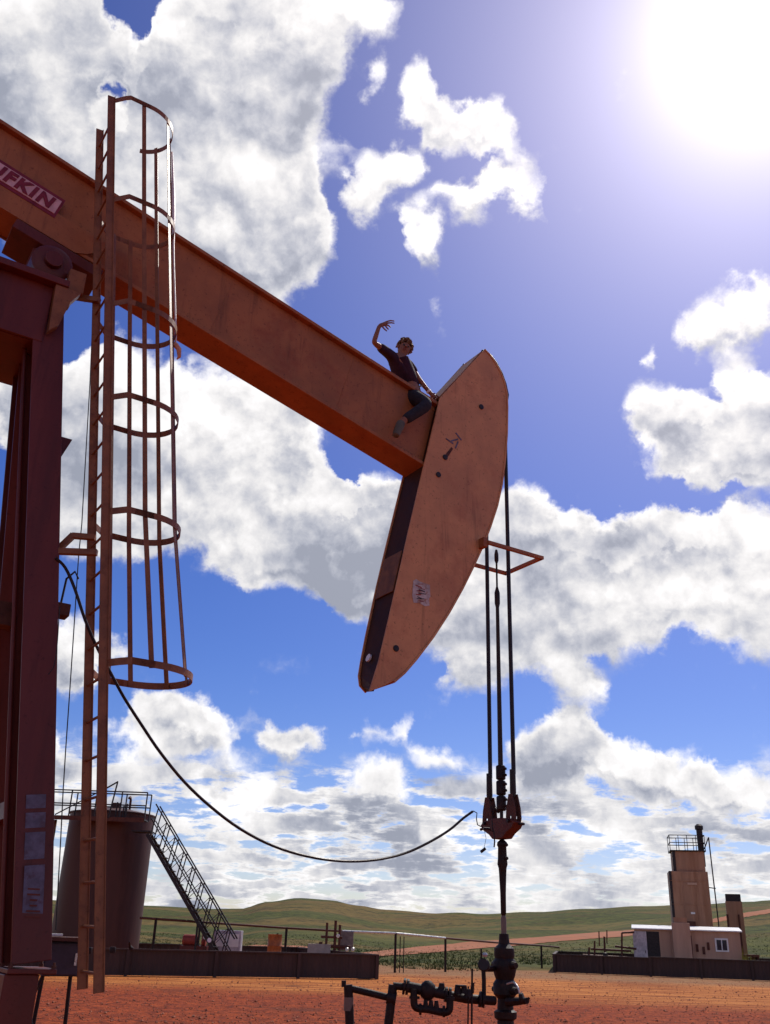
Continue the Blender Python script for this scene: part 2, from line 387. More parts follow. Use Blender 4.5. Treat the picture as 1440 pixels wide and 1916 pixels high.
def ground_material():
    m = bpy.data.materials.new('red_scoria_and_prairie'); m.use_nodes = True; N = NT(m.node_tree); N.n.clear()
    out = N.new('ShaderNodeOutputMaterial'); p = N.new('ShaderNodeBsdfPrincipled'); N.link(p.outputs[0], out.inputs[0])
    pos = N.new('ShaderNodeNewGeometry').outputs['Position']
    s = N.new('ShaderNodeSeparateXYZ'); N.link(pos, s.inputs[0]); X, Y, Z = s.outputs
    wob = N.noise(pos, .16, 4, .6)
    Yw = N.m('ADD', Y, N.m('MULTIPLY', N.m('SUBTRACT', wob, .5), 9.0))
    grit = N.noise(pos, 9.0, 6, .7); big = N.noise(pos, .9, 5, .6)
    vor = N.new('ShaderNodeTexVoronoi'); N.link(pos, vor.inputs['Vector']); vor.inputs['Scale'].default_value = 14.0
    grit2 = N.noise(pos, 3.2, 8, .78)
    red = N.mix(N.ss(N.m('ADD', N.m('MULTIPLY', grit, .4), N.m('MULTIPLY', grit2, .6)), .40, .60), (.10, .012, .003, 1), (.45, .080, .016, 1))
    red = N.mix(N.m('MULTIPLY', N.ss(big, .5, .7), .5), red, (.17, .024, .008, 1))
    ora = N.mix(N.ss(N.noise(N.v('MULTIPLY', pos, (.25, 1.6, 1)), 1.0, 6, .65), .35, .65), (.30, .072, .013, 1), (.62, .225, .052, 1))
    tan = N.mix(N.ss(N.noise(pos, 2.2, 6, .7), .4, .62), (.27, .12, .055, 1), (.27, .19, .10, 1))
    rut = N.noise(N.v('MULTIPLY', pos, (.06, 1.0, 1.0)), 2.4, 5, .6)
    ora = N.mix(N.m('MULTIPLY', N.ss(rut, .54, .64), .6), ora, (.20, .055, .018, 1))
    oil = N.ss(N.noise(pos, .30, 6, .65), .58, .68)
    c = N.mix(N.ss(Yw, 25.5, 30.5), red, ora)
    c = N.mix(N.m('MULTIPLY', oil, .55), c, (.07, .022, .012, 1))
    right = N.ss(N.m('ADD', Y, N.m('MULTIPLY', X, .0)), 38.5, 43.5)
    c = N.mix(N.m('MULTIPLY', right, .75), c, tan)
    g1 = N.noise(pos, .045, 5, .6); g2 = N.noise(pos, .6, 5, .65); g3 = N.noise(N.v('MULTIPLY', pos, (.35, 1.0, 2.0)), .035, 4, .55)
    green = N.mix(N.ss(g2, .3, .7), (.030, .038, .005, 1), (.095, .102, .012, 1))
    dry = N.mix(N.ss(g2, .3, .7), (.10, .066, .014, 1), (.19, .125, .030, 1))
    gr = N.mix(N.ss(g3, .47, .60), green, dry)
    gr = N.mix(N.m('MULTIPLY', N.ss(g1, .56, .68), .6), gr, (.10, .042, .014, 1))
    brush = N.noise(pos, .22, 7, .72)
    gr = N.mix(N.m('MULTIPLY', N.ss(brush, .52, .62), .75), gr, (.014, .024, .004, 1))
    gr = N.mix(N.m('MULTIPLY', N.ss(N.noise(N.v('MULTIPLY', pos, (.5, 1.0, 4.0)), .012, 5, .6), .50, .60), .45), gr, (.13, .12, .03, 1))
    far = N.ss(N.v('LENGTH', pos), 400, 560)
    gr = N.mix(N.m('MULTIPLY', far, .7), gr, (.012, .018, .012, 1))
    c = N.mix(N.ss(Yw, 49.0, 52.5), c, gr)
    N.link(c, p.inputs['Base Color']); p.inputs['Roughness'].default_value = .95; p.inputs['Specular IOR Level'].default_value = .15
    b = N.new('ShaderNodeBump'); b.inputs['Strength'].default_value = .8; b.inputs['Distance'].default_value = .06
    N.link(N.m('ADD', grit, N.m('MULTIPLY', vor.outputs['Distance'], .6)), b.inputs['Height']); N.link(b.outputs[0], p.inputs['Normal'])
    return m
GROUND = ground_material()

def build_terrain():
    radii = [0, 4, 8, 14, 20, 28, 36, 44, 52, 58, 64, 68, 73, 79, 86, 94, 103, 113, 124, 136, 150, 165, 182, 200, 220, 240, 262, 286, 310, 334, 358, 380, 398, 412, 422, 430, 438, 450, 470, 500, 550, 620, 720, 900, 1200, 1800, 3000, 6000, 9000]
    azs = [math.radians(a) for a in [-180, -150, -120, -100, -85, -75, -68] ] + [math.radians(-62 + 124*i/310) for i in range(311)] + [math.radians(a) for a in [68, 75, 85, 100, 120, 150]]
    bm = bmesh.new(); rings = []
    c0 = bm.verts.new((0, 0, 0))
    for r in radii[1:]:
        rings.append([bm.verts.new((r*math.sin(a), r*math.cos(a), height(r*math.sin(a), r*math.cos(a)) + (0 if r < 60 else 0))) for a in azs])
    n = len(azs)
    for k in range(n): bm.faces.new((c0, rings[0][(k+1) % n], rings[0][k]))
    for A, B in zip(rings, rings[1:]):
        for k in range(n): bm.faces.new((A[k], A[(k+1) % n], B[(k+1) % n], B[k]))
    bmesh.ops.recalc_face_normals(bm, faces=bm.faces)
    me = bpy.data.meshes.new('ground'); bm.to_mesh(me); bm.free(); me.materials.append(GROUND)
    for p in me.polygons: p.use_smooth = True
    o = bpy.data.objects.new('ground', me); C.objects.link(o)
    tag(o, 'red scoria pad running into green rolling prairie hills', kind='structure')
    if sum(p.normal.z for p in me.polygons[:50]) < 0: me.flip_normals()
build_terrain()
from mathutils.bvhtree import BVHTree
_g = bpy.data.objects['ground'].data
TERR = BVHTree.FromPolygons([v.co for v in _g.vertices], [tuple(p.vertices) for p in _g.polygons])
def lie(x, y):
    h = TERR.ray_cast(Vector((x, y, 400)), Vector((0, 0, -1)))[0]
    return h.z if h else height(x, y)

ROAD = mat('scoria_road', (.36, .125, .050), .95, 0, .18, .4, .4, 3, (.30, .12, .07), .5, .2)
def road(name, centre, label):
    """a scoria track over the terrain; centre: (x, y, half height) measured on the photograph"""
    pts = []
    for (x0, y0, h0), (x1, y1, h1) in zip(centre, centre[1:]):
        for i in range(14):
            k = i/14; pts.append((x0 + (x1-x0)*k, y0 + (y1-y0)*k, h0 + (h1-h0)*k))
    rows = []
    for (x, y, h) in pts:
        A, B = ground_hit(x, y - h), ground_hit(x, y + h)
        if A is None or B is None: continue
        row = []
        for i in range(9):
            q = A.lerp(B, i/8); row.append((q.x, q.y, lie(q.x, q.y) + .05))
        rows.append(row)
    o = MB().strip(rows).build(name, ROAD, smooth=True); tag(o, label, kind='structure')
    return o
road('dirt_road', [(600,1794,2),(660,1789,4),(760,1781,6),(860,1772,6.5),(960,1764,6.5),(1060,1755,6),(1180,1746,5.5),(1262,1737,4.5),(1340,1722,4),(1400,1711,4.5),(1470,1699,5)], 'reddish dirt road crossing the green slope')
road('dirt_track', [(420,1776,1.2),(480,1771,2),(560,1772,1.6),(620,1776,1)], 'thin pale track in the grass behind the containment wall')

# loose stones on the pad and grass beyond it
def scatter_stones():
    rnd = random.Random(3); V = []; Fc = []
    base = [(1,0,0),(0,1,0),(-1,0,0),(0,-1,0),(0,0,.7),(0,0,-.4)]; fa = [(0,1,4),(1,2,4),(2,3,4),(3,0,4),(1,0,5),(2,1,5),(3,2,5),(0,3,5)]
    for i in range(9000):
        y = 18.5 + 30*(rnd.random()**1.5); x = rnd.uniform(-.62, .52)*y*1.0
        r = rnd.uniform(.008, .026)*(1 + .8*(rnd.random() < .08))
        k = len(V); a = rnd.random()*6.28; ca, sa = math.cos(a), math.sin(a)
        for (bx, by, bz) in base:
            jx, jy = bx*r*rnd.uniform(.7, 1.3), by*r*rnd.uniform(.7, 1.3)
            V.append((x + jx*ca - jy*sa, y + jx*sa + jy*ca, r*.35 + bz*r))
        Fc += [tuple(k + q for q in f) for f in fa]
    me = bpy.data.meshes.new('gravel'); me.from_pydata(V, [], Fc)
    me.materials.append(mat('scoria_stones', (.36, .11, .055), .9, 0, .4, 2.5, .1, 20, (.50, .28, .17), .6, 5))
    o = bpy.data.objects.new('gravel', me); C.objects.link(o); tag(o, 'loose red scoria gravel strewn over the well pad', 'gravel', kind='stuff')
scatter_stones()
def scatter_grass():
    rnd = random.Random(5); V = []; Fc = []
    for i in range(15000):
        u_ = rnd.random(); y = 47.5 + 75*(u_**1.7); x = rnd.uniform(-.52, .50)*y
        if y < 52 and rnd.random() < .6: continue
        if 6.5 < x < 24 and 45 < y < 60: continue
        if -16 < x < 1 and y < 50: continue
        z = lie(x, y); hgt = rnd.uniform(.05, .17)
        for b in range(4):
            a = rnd.random()*6.28; w = rnd.uniform(.015, .04); k = len(V); ox, oy = rnd.uniform(-.12, .12), rnd.uniform(-.12, .12)
            V += [(x+ox-w*math.cos(a), y+oy-w*math.sin(a), z-.02), (x+ox+w*math.cos(a), y+oy+w*math.sin(a), z-.02), (x+ox+rnd.uniform(-.1, .1), y+oy+rnd.uniform(-.1, .1), z+hgt)]
            Fc.append((k, k+1, k+2))
    me = bpy.data.meshes.new('grass'); me.from_pydata(V, [], Fc)
    me.materials.append(mat('prairie_grass', (.075, .095, .018), .8, 0, .4, .25, .0, 20, (.12, .09, .035), .8, .3))
    o = bpy.data.objects.new('grass', me); C.objects.link(o); tag(o, 'tufts of green prairie grass along the edge of the pad', 'grass', kind='stuff')
scatter_grass()

# ------------------------------------------------------------------ pumping unit
TH = math.radians(32)
BV = Vector((math.cos(TH), math.sin(TH), 0)); NV = Vector((math.sin(TH), -math.cos(TH), 0))
PO = Vector((-3.66, 7.82, 0))
def W3(s, t, z): return PO + BV*s + NV*t + Vector((0, 0, z))      # place in the world
def L3(s, t, z): return Vector((s, -t, z))                        # the same place in the unit's own frame
pump = empty('pumpjack', PO, TH)
tag(pump, 'tall rust orange pumpjack with caged ladder, tilted walking beam and huge horsehead', 'pumpjack')

ta = math.radians(14.5); bd = Vector((math.cos(ta), 0, -math.sin(ta))); bu = Vector((math.sin(ta), 0, math.cos(ta)))
RB = Matrix((bd, Vector((0, 1, 0)), bu)).transposed()
def BL(l, t, h): return Vector((0, 0, 8.0)) + bd*l + bu*h + Vector((0, -t, 0))
beam = MB()
x0, x1 = -3.6, 4.93; cx, lx = (x0+x1)/2, x1-x0
beam.box(BL(cx, 0, .985-.0225), (lx, .42, .045), RB); beam.box(BL(cx, 0, .0225), (lx, .42, .045), RB)
beam.box(BL(cx, .13, .4925), (lx, .02, .893), RB).box(BL(cx, -.13, .4925), (lx, .02, .893), RB)
bo = beam.build('walking_beam', ORANGE, pump, bevel=.006)
for l in (1.9, 3.6):
    for sgn in (1, -1): MB().box(BL(l, sgn*.1415, .4925), (.012, .005, .88), RB).build('weld_seam', ORANGE, bo)
for i in range(8):
    for hh in (.10, .885):
        MB().lathe([(.016, 0), (.016, .012)], BL(4.45 + .055*i, .14, hh), 6, (0, -1, 0)).build('bolt', ORANGE, bo)
# gusset plates over the bearing
for sgn in (1, -1):
    MB().prism([BL(-1.5, sgn*.215, .30), BL(.62, sgn*.215, .30), BL(.40, sgn*.215, .045), BL(.30, sgn*.215, -.02), BL(-1.5, sgn*.215, -.02)], (0, -.012*sgn, 0)).build('gusset_plate', ORANGE, bo)
# name plate with its letters
sign = MB().box(BL(-1.0, .226, .36), (1.92, .014, .275), RB).build('name_plate', SIGNR, pump)
MB().box(BL(-1.0, .236, .36), (1.87, .008, .19), RB).build('plate_face', SIGNP, sign)
MB().box(BL(-1.0, .213, .36), (1.7, .012, .06), RB).build('plate_mount', ORANGE, sign)
fc = bpy.data.curves.new('text', 'FONT'); fc.body = 'LUFKIN'; fc.size = .205; fc.extrude = .004; fc.space_character = 1.22; fc.align_x = 'RIGHT'; fc.shear = .12; fc.offset = .010
fo = bpy.data.objects.new('lettering', fc); C.objects.link(fo)
bpy.context.view_layer.update()
tm = bpy.data.meshes.new_from_object(fo.evaluated_get(bpy.context.evaluated_depsgraph_get()))
bpy.data.objects.remove(fo)
tm.materials.clear(); tm.materials.append(SIGNR)
lo = bpy.data.objects.new('lettering', tm); C.objects.link(lo); lo.parent = sign
# text plane: x along the beam, y up, z towards the camera
lo.matrix_local = Matrix.Translation(BL(-.13, .245, .29)) @ Matrix((bd, bu, Vector((0, -1, 0)))).transposed().to_4x4()

# horsehead
R0 = Vector((0, 0, 7.85))
OUT = [(5.656,8.793),(5.74,8.745),(5.83,8.66),(5.92,8.54),(5.985,8.40),(6.02,8.25),(6.025,8.04),(6.005,7.62),(5.96,7.218),(5.90,6.855),(5.816,6.531),(5.70,6.215),(5.575,5.92),(5.43,5.625),(5.26,5.30),(5.065,4.965),(4.846,4.636),(4.62,4.34),(4.47,4.165),(4.338,4.045),(4.205,3.965),(4.10,3.915)]
BACK = [(4.041,3.884),(4.06,3.943),(4.149,4.24),(4.248,4.681),(4.372,5.262),(4.483,5.785),(4.68,6.68),(4.926,7.782)]
head_o = OUT + BACK
side0 = MB().prism([L3(s, .245, z) for s, z in head_o], (0, .02, 0)).build('side_plate', FACE, pump, bevel=.004)
FAR_B = [(4.285,3.992),(4.20,4.06),(4.179,4.17),(4.199,4.324),(4.255,4.66),(4.372,5.262),(4.483,5.785),(4.68,6.68),(4.926,7.782)]
side1 = MB().prism([L3(s, -.245, z) for s, z in OUT[:-2] + FAR_B], (0, -.02, 0)).build('side_plate', FACE, pump, bevel=.004)
def ribbon(pts, tw, off, name, m, par):
    """a bent plate across the head following an outline in the s-z plane"""
    mb = MB(); A = []; 
    for i, (s, z) in enumerate(pts):
        a = pts[max(0, i-1)]; b = pts[min(len(pts)-1, i+1)]; d = Vector((b[0]-a[0], b[1]-a[1])); d.normalize(); nn = Vector((-d.y, d.x))
        q = [L3(s, tw, z), L3(s, -tw, z), L3(s + nn.x*off, -tw, z + nn.y*off), L3(s + nn.x*off, tw, z + nn.y*off)]
        A.append([mb.b.verts.new(v) for v in q])
    for P, Q in zip(A, A[1:]):
        for k in range(4): mb.b.faces.new((P[k], P[(k+1) % 4], Q[(k+1) % 4], Q[k]))
    mb.b.faces.new(A[0][::-1]); mb.b.faces.new(A[-1])
    return mb.build(name, m, par, bevel=.003)
ribbon(OUT[:-2], .255, .025, 'curved_track', FACE, pump)
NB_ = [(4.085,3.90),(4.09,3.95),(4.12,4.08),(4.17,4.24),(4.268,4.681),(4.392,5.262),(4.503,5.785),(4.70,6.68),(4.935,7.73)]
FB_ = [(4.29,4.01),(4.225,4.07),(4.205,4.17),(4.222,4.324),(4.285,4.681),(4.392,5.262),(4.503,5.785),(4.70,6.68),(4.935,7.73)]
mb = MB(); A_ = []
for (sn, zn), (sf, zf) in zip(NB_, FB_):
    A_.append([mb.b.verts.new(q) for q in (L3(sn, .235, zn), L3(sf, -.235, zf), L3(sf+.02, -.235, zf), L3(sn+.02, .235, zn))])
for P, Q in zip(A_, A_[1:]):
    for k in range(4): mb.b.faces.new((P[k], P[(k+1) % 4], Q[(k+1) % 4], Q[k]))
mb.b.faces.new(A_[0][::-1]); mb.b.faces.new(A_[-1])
bk = mb.build('back_plate', mat('shaded_brown_paint', (.055, .020, .010), .6, 0, .25, 3, .15, 30, spec=.08), pump)  # shade on the back of the head is put into this dark brown
ribbon([(4.95,7.81),(5.3,8.28),(5.64,8.76)], .222, .02, 'top_plate', ORANGE, pump)
ribbon([(4.345,5.08),(4.455,5.60)], .19, .014, 'patch_plate', mat('dull_brown_patch', (.20, .085, .040), .6, spec=.1), bk)
MB().lathe([(.045, 0), (.045, .02)], L3(4.195, -.03, 4.33), 14, (-1, 0, .25)).build('hole_sky_disc', WHITE, bk)  # white disc painted for the sky seen through a hole
for (s, z) in ((5.59,7.88),(5.01,6.96),(4.91,6.69),(4.36,4.41)):
    MB().lathe([(.036, 0), (.036, .012), (.020, .014)], L3(s, .246, z), 12, (0, -1, 0)).build('bolt_head', BLACK, side0)
MB().prism([L3(5.06+(s-5.0)*.6, .247, 7.02+(z-7.0)*.6) for s, z in ((4.93,6.84),(5.0,6.95),(5.12,7.16),(5.08,7.19),(4.96,7.02),(4.90,6.9))], (0, -.004, 0)).build('scuff_mark', RUST, side0)
for (s, z, a) in ((5.10,7.20,.5),(5.16,7.27,-.7),(5.02,7.16,-.3),(5.13,7.14,1.2)):
    d = Vector((math.cos(a), 0, math.sin(a)))*.06; q = Vector((-d.z, 0, d.x))*.16; c0 = L3(s+.06, .247, z+.05)
    MB().prism([c0-d-q, c0+d-q, c0+d+q, c0-d+q], (0, -.004, 0)).build('paint_scribble', FADED, side0)
dec = MB().prism([L3(s, .248, z) for s, z in ((4.57,5.24),(4.61,5.27),(4.66,5.25),(4.80,5.24),(4.81,5.10),(4.79,5.07),(4.80,4.99),(4.74,4.97),(4.66,4.99),(4.58,4.98),(4.56,5.06))], (0, -.003, 0)).build('decal', mat('torn_white_decal', (.50, .42, .38), .6, 0, .25, 14, .1, 40, (.34, .13, .06), .8, 11), side0)
def lettering(body, size, m, parent, M, name='lettering', space=1.0, bold=0.0):
    c = bpy.data.curves.new('text', 'FONT'); c.body = body; c.size = size; c.extrude = .002; c.space_character = space; c.offset = bold
    o = bpy.data.objects.new('text', c); C.objects.link(o); bpy.context.view_layer.update()
    me = bpy.data.meshes.new_from_object(o.evaluated_get(bpy.context.evaluated_depsgraph_get())); bpy.data.objects.remove(o)
    me.materials.clear(); me.materials.append(m)
    q = bpy.data.objects.new(name, me); C.objects.link(q); q.parent = parent; q.matrix_local = M; return q
_r = random.Random(9)
for i, m in enumerate((REDP, REDP, SIGNR, BLACK, SIGNR, BLACK, REDP, BLACK, BLACK, SIGNR)):
    z = 5.21 - .022*i; x = 4.60 + _r.random()*.07; w = _r.uniform(.05, .12); h = _r.uniform(.007, .014); sl = _r.uniform(-.015, .02)
    MB().prism([L3(x, .252, z), L3(x+w, .252, z+sl), L3(x+w, .252, z+sl+h), L3(x, .252, z+h)], (0, -.002, 0)).build('decal_print', m, side0)
# square rod guard in front of the ropes
g = MB(); zc = 5.93
for (a, b) in (((5.58, .35), (6.44, .35)), ((6.44, .372), (6.44, -.372)), ((6.44, -.35), (5.58, -.35))):
    g.bar(L3(a[0], a[1], zc), L3(b[0], b[1], zc), .042, .042)
g.box(L3(5.55, .30, zc), (.06, .10, .12)).box(L3(5.55, -.30, zc), (.06, .10, .12))
g.build('rope_guard', ORANGE, pump)

# saddle bearing and post head
sb = MB()
sb.box(L3(.12, 0, 7.86), (.95, .50, .12), RB).box(L3(.06, 0, 7.70), (.34, .34, .26))
sb.lathe([(.09, -.54), (.09, .54)], L3(.06, 0, 7.52), 20, (0, 1, 0))
sb.build('saddle', MAROON_SHADED, pump, bevel=.008)
for sg in (1, -1):
    MB().lathe([(.15, -.14), (.20, -.11), (.20, .11), (.15, .14)], L3(.06, sg*.34, 7.52), 24, (0, 1, 0)).build('bearing_housing', MAROON_SHADED, pump, smooth=True)
    MB().box(L3(0, sg*.34, 7.28), (.66, .30, .14)).build('bearing_foot', MAROON_SHADED, pump, bevel=.01)
    MB().box(L3(.30, sg*.52, 7.33), (.16, .10, .24)).build('bearing_bracket', CAGE, pump, bevel=.006)
ph = MB()
ph.box(L3(-.38, .12, 7.16), (1.20, 1.20, .07))
ph.box(L3(-.40, .60, 6.82), (1.0, .03, .62)); ph.box(L3(-.40, -.36, 6.82), (1.0, .03, .62)); ph.box(L3(-.40, .12, 6.52), (1.0, .92, .03))
ph.build('post_head', MAROON_SHADED, pump, bevel=.006)
MB().prism([L3(.10, .70, 7.12), L3(.34, .70, 7.12), L3(.26, .70, 6.98), L3(.20, .70, 6.70), L3(.12, .70, 6.6)], (0, .10, 0)).build('head_gusset', CAGE, pump)
for k in range(5):
    MB().lathe([(.030, 0), (.030, .035)], L3(-.75 + k*.2, .62, 7.195), 6).build('bolt', RUST, pump)
def leg_s(z): return 1.02 - .133*z
def leg_t(z, sg=1): return .40 + .075*(7.3 - z) if sg > 0 else .05 - .115*(7.3 - z)
def wcolumn(name, a, b, w, d, m, axis_s=(1, 0, 0)):
    """wide flange column between two points: two flanges and a web"""
    a, b = Vector(a), Vector(b); z = (b - a).normalized(); x = Vector(axis_s); x = (x - z*x.dot(z)).normalized(); y = z.cross(x)
    R = Matrix((x, y, z)).transposed(); L = (b-a).length; c = (a+b)/2; mb = MB()
    mb.box(c + y*(d/2 - .011), (w, .022, L), R).box(c - y*(d/2 - .011), (w, .022, L), R).box(c, (.016, d - .044, L), R)
    return mb.build(name, m, pump, bevel=.004)
for sg in (1, -1):
    lg = wcolumn('front_leg', L3(leg_s(1.30), leg_t(1.30, sg), 1.30), L3(leg_s(7.11), leg_t(7.11, sg), 7.11), .28, .30, MAROON_SHADED)
    if sg == 1:
        near_leg = lg
    wcolumn('rear_leg', L3(-3.4, sg*1.1, .45), L3(-.75, sg*.60, 7.11), .26, .26, MAROON_SHADED)
    tb_ = leg_t(1.27, sg); sb_ = leg_s(1.27)
    MB().box(L3(sb_, tb_, 1.255), (.34, .40, .035)).box(L3(sb_-.06, tb_, .66), (.24, .34, 1.15)).box(L3(sb_-.06, tb_, .045), (.4, .5, .09)).build('pedestal', MAROON_SHADED, pump, bevel=.006)
    for (dx, dt) in ((.15, .175), (-.15, .175), (.15, -.175), (-.15, -.175)):
        MB().lathe([(.018, 0), (.018, .02), (.009, .02), (.009, .04)], L3(sb_+dx, tb_+dt, 1.273), 6).build('anchor_bolt', RUST, pump)
for z in (2.4, 4.05):
    MB().bar(L3(leg_s(z), leg_t(z)-.16, z), L3(leg_s(z), leg_t(z, -1)+.16, z), .14, .14).build('cross_brace', MAROON_SHADED, pump)
MB().box(L3(-1.2, .98, .30), (5.4, .24, .30)).build('base_beam', MAROON_SHADED, pump); MB().box(L3(-1.2, -.98, .30), (5.4, .24, .30)).build('base_beam', MAROON_SHADED, pump)
# conduit pipes clipped along the near leg
for off, r in ((-.165, .020),):
    MB().tube([L3(leg_s(z)+off, leg_t(z)-.06, z) for z in (1.3, 3, 5, 6.9)], r, 10).build('conduit_pipe', MAROON_SHADED, near_leg, smooth=True)
MB().box(L3(leg_s(3.95)-.22, leg_t(3.95)-.3, 3.95), (.20, .16, .20)).build('pipe_clamp', RUST, near_leg)
# gusset, junction box, faded labels, stand-off brackets
MB().prism([L3(leg_s(5.62)+.13, .60, 5.62), L3(leg_s(5.62)+.26, .60, 5.62), L3(leg_s(5.36)+.13, .60, 5.34)], (0, .16, 0)).build('gusset', MAROON_SHADED, near_leg)
MB().box(L3(leg_s(3.98)+.20, .66, 3.99), (.12, .14, .11)).build('junction_box', RUST, near_leg, bevel=.008)
MB().tube([L3(leg_s(4.0)+.19, .66, 4.05), L3(leg_s(4.0)+.20, .66, 4.28), L3(leg_s(4.0)+.26, .66, 4.36), L3(leg_s(4.0)+.30, .66, 4.30)], .010, 6).build('conduit_bend', BLACK, near_leg)
zl = [(2.46, 2.36), (2.33, 2.22), (2.19, 2.00), (1.96, 1.56)]
yl = leg_t(2)+.182
for i, (za, zb) in enumerate(zl):
    zm = (za+zb)/2
    MB().box(L3(leg_s(zm)+.0, leg_t(zm)+.156, zm), (.145, .008, za-zb), Matrix.Rotation(math.radians(-7.3), 3, 'Y')).build('faded_label', FADED, near_leg)
# vertical worn letters of the long label are no longer readable: left as dark bars
rnd = random.Random(2)
for i in range(9):
    z = 1.61 + i*.037
    MB().box(L3(leg_s(z), leg_t(z)+.162, z), (rnd.uniform(.05, .10), .004, .012)).build('label_print', MAROON_SHADED, near_leg)

# caged ladder
def lad_s(z): return 1.425 - .1255*z
def lad_t(z): return .62 + .05*(9.5 - z)
ladder = empty('caged_ladder'); ladder.parent = pump
LZ0, LZ1 = 1.13, 9.42
for sg in (1, -1):
    z1 = LZ1 + (.12 if sg > 0 else 0)
    a, b = L3(lad_s(LZ0), lad_t(LZ0)+sg*.2, LZ0), L3(lad_s(z1), lad_t(z1)+sg*.2, z1)
    MB().bar(a, b, .072, .014, up=(0, 1, 0)).build('rail', CAGE, ladder, bevel=.002)
    # outer lip of the channel rail
    e = Vector((.036, 0, .005)); MB().bar(a+e, b+e, .008, .034, up=(0, 1, 0)).build('rail_lip', CAGE, ladder)
z = LZ0 + .12; rung0 = None
while z < LZ1:
    if rung0 is None:
        rung0 = MB().tube([(0, .2, 0), (0, -.2, 0)], .0115, 8).build('rung', CAGE, ladder, smooth=True); rr = rung0
    else: rr = share(rung0, 'rung', ladder)
    rr.location = L3(lad_s(z), lad_t(z), z); z += .305
def hoop_pt(z, k, D, Wd):
    """k from 0 (near rail) to 1 (far rail) round the U"""
    st = D - Wd; per = 2*st + math.pi*Wd; q = k*per
    if q < st: s, t = q, Wd
    elif q < st + math.pi*Wd:
        a = (q - st)/Wd; s, t = st + Wd*math.sin(a), Wd*math.cos(a)
    else: s, t = 2*st + math.pi*Wd - q, -Wd
    tt = t if s > .12 else math.copysign(.2 + (Wd - .2)*s/.12, t)
    return L3(lad_s(z) + .03 + s, lad_t(z) + tt, z + s*.0)
HOOPS = [(9.50, .70, .34), (8.19, .70, .34), (6.95, .70, .34), (5.94, .70, .34), (4.82, .70, .34), (3.50, .78, .40)]
for hi, (z, D, Wd) in enumerate(HOOPS):
    mb = MB(); n = 30; kmax = 1.0 if hi else .74; ring = []
    for i in range(n+1):
        k = kmax*i/n; P = hoop_pt(z, k, D, Wd)
        ring.append([mb.b.verts.new(P + Vector((0, 0, dz)) + Vector((dx, 0, 0))) for dz, dx in ((-.03, 0), (.03, 0), (.03, .009), (-.03, .009))])
    for P, Q in zip(ring, ring[1:]):
        for j in range(4): mb.b.faces.new((P[j], P[(j+1) % 4], Q[(j+1) % 4], Q[j]))
    mb.b.faces.new(ring[0]); mb.b.faces.new(ring[-1][::-1])
    mb.build('cage_hoop', CAGE, ladder)
for k in (.155, .335, .50, .635, .80, .90):
    pts = []
    for (z, D, Wd) in HOOPS:
        if k > .74 and z > 9: continue
        P = hoop_pt(z, k, D, Wd); c0 = L3(lad_s(z) + .03 + .35, lad_t(z), z); pts.append(P + (c0 - P).normalized()*.012)
    pts[-1].z -= .03; pts[0].z += .03
    mb = MB()
    for a, b in zip(pts, pts[1:]): 
        cz = (a + b)/2; c0 = L3(lad_s(cz.z) + .38, lad_t(cz.z), cz.z); rad = (cz - c0).normalized()
        mb.bar(a, b, .042, .007, up=rad)
    mb.build('cage_bar', CAGE, ladder)
# stand-off brackets from the leg
for z in (4.62,):
    mb = MB(); t0 = leg_t(z); q = .17 if z > 3 else .0
    mb.bar(L3(leg_s(z)+.10, t0, z-.20), L3(leg_s(z)+.27, t0+.08, z+.06), .05, .05)
    mb.bar(L3(leg_s(z)+.26, t0+.08, z+.05), L3(lad_s(z), lad_t(z)-.10, z+.05), .05, .045)
    mb.bar(L3(leg_s(z)+.10, t0+.10, z-.14), L3(lad_s(z), lad_t(z)+.05, z-.14), .05, .05)
    mb.build('standoff_bracket', CAGE, ladder)
MB().bar(L3(lad_s(7.05)-.25, .40, 7.25), L3(lad_s(7.05), .60, 7.18), .05, .05).build('standoff_bracket', CAGE, ladder)

# gather the members of the horsehead and of the post under one part each
def gather(name, names, parents):
    g_ = empty(name); g_.parent = pump
    for o in [o for p_ in parents for o in p_.children if o.name.split('.')[0] in names]: o.parent = g_
    return g_
gather('horsehead', {'side_plate', 'curved_track', 'back_plate', 'top_plate', 'rope_guard', 'patch_plate', 'hole_sky_disc', 'bolt_head', 'scuff_mark', 'paint_scribble', 'decal', 'decal_print'}, [pump, side0, bk])
gather('samson_post', {'front_leg', 'rear_leg', 'pedestal', 'anchor_bolt', 'cross_brace', 'post_head', 'head_gusset', 'bolt', 'conduit_pipe', 'pipe_clamp', 'gusset', 'junction_box', 'conduit_bend', 'faded_label', 'label_print'}, [near_leg, pump])
gather('centre_bearing', {'saddle', 'bearing_housing', 'bearing_foot', 'bearing_bracket'}, [pump])

# pale strap tied to the cage
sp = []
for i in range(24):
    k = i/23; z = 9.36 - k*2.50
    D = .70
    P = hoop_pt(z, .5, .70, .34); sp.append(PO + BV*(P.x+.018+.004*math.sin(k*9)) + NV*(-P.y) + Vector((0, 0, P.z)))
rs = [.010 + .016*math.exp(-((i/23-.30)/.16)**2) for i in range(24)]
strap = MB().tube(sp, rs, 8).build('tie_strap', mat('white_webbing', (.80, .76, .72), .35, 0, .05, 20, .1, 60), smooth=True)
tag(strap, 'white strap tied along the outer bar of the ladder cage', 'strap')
kn = sp[-1]
MB().tube([kn + Vector((-.03, 0, .05)), kn + Vector((0, -.01, .01)), kn + Vector((.035, 0, -.03)), kn + Vector((.05, 0, -.12)), kn + Vector((.03, 0, -.15))], [.012, .03, .026, .018, .006], 8).build('knot', mat('orange_webbing', (.62, .28, .16), .6), strap, smooth=True)

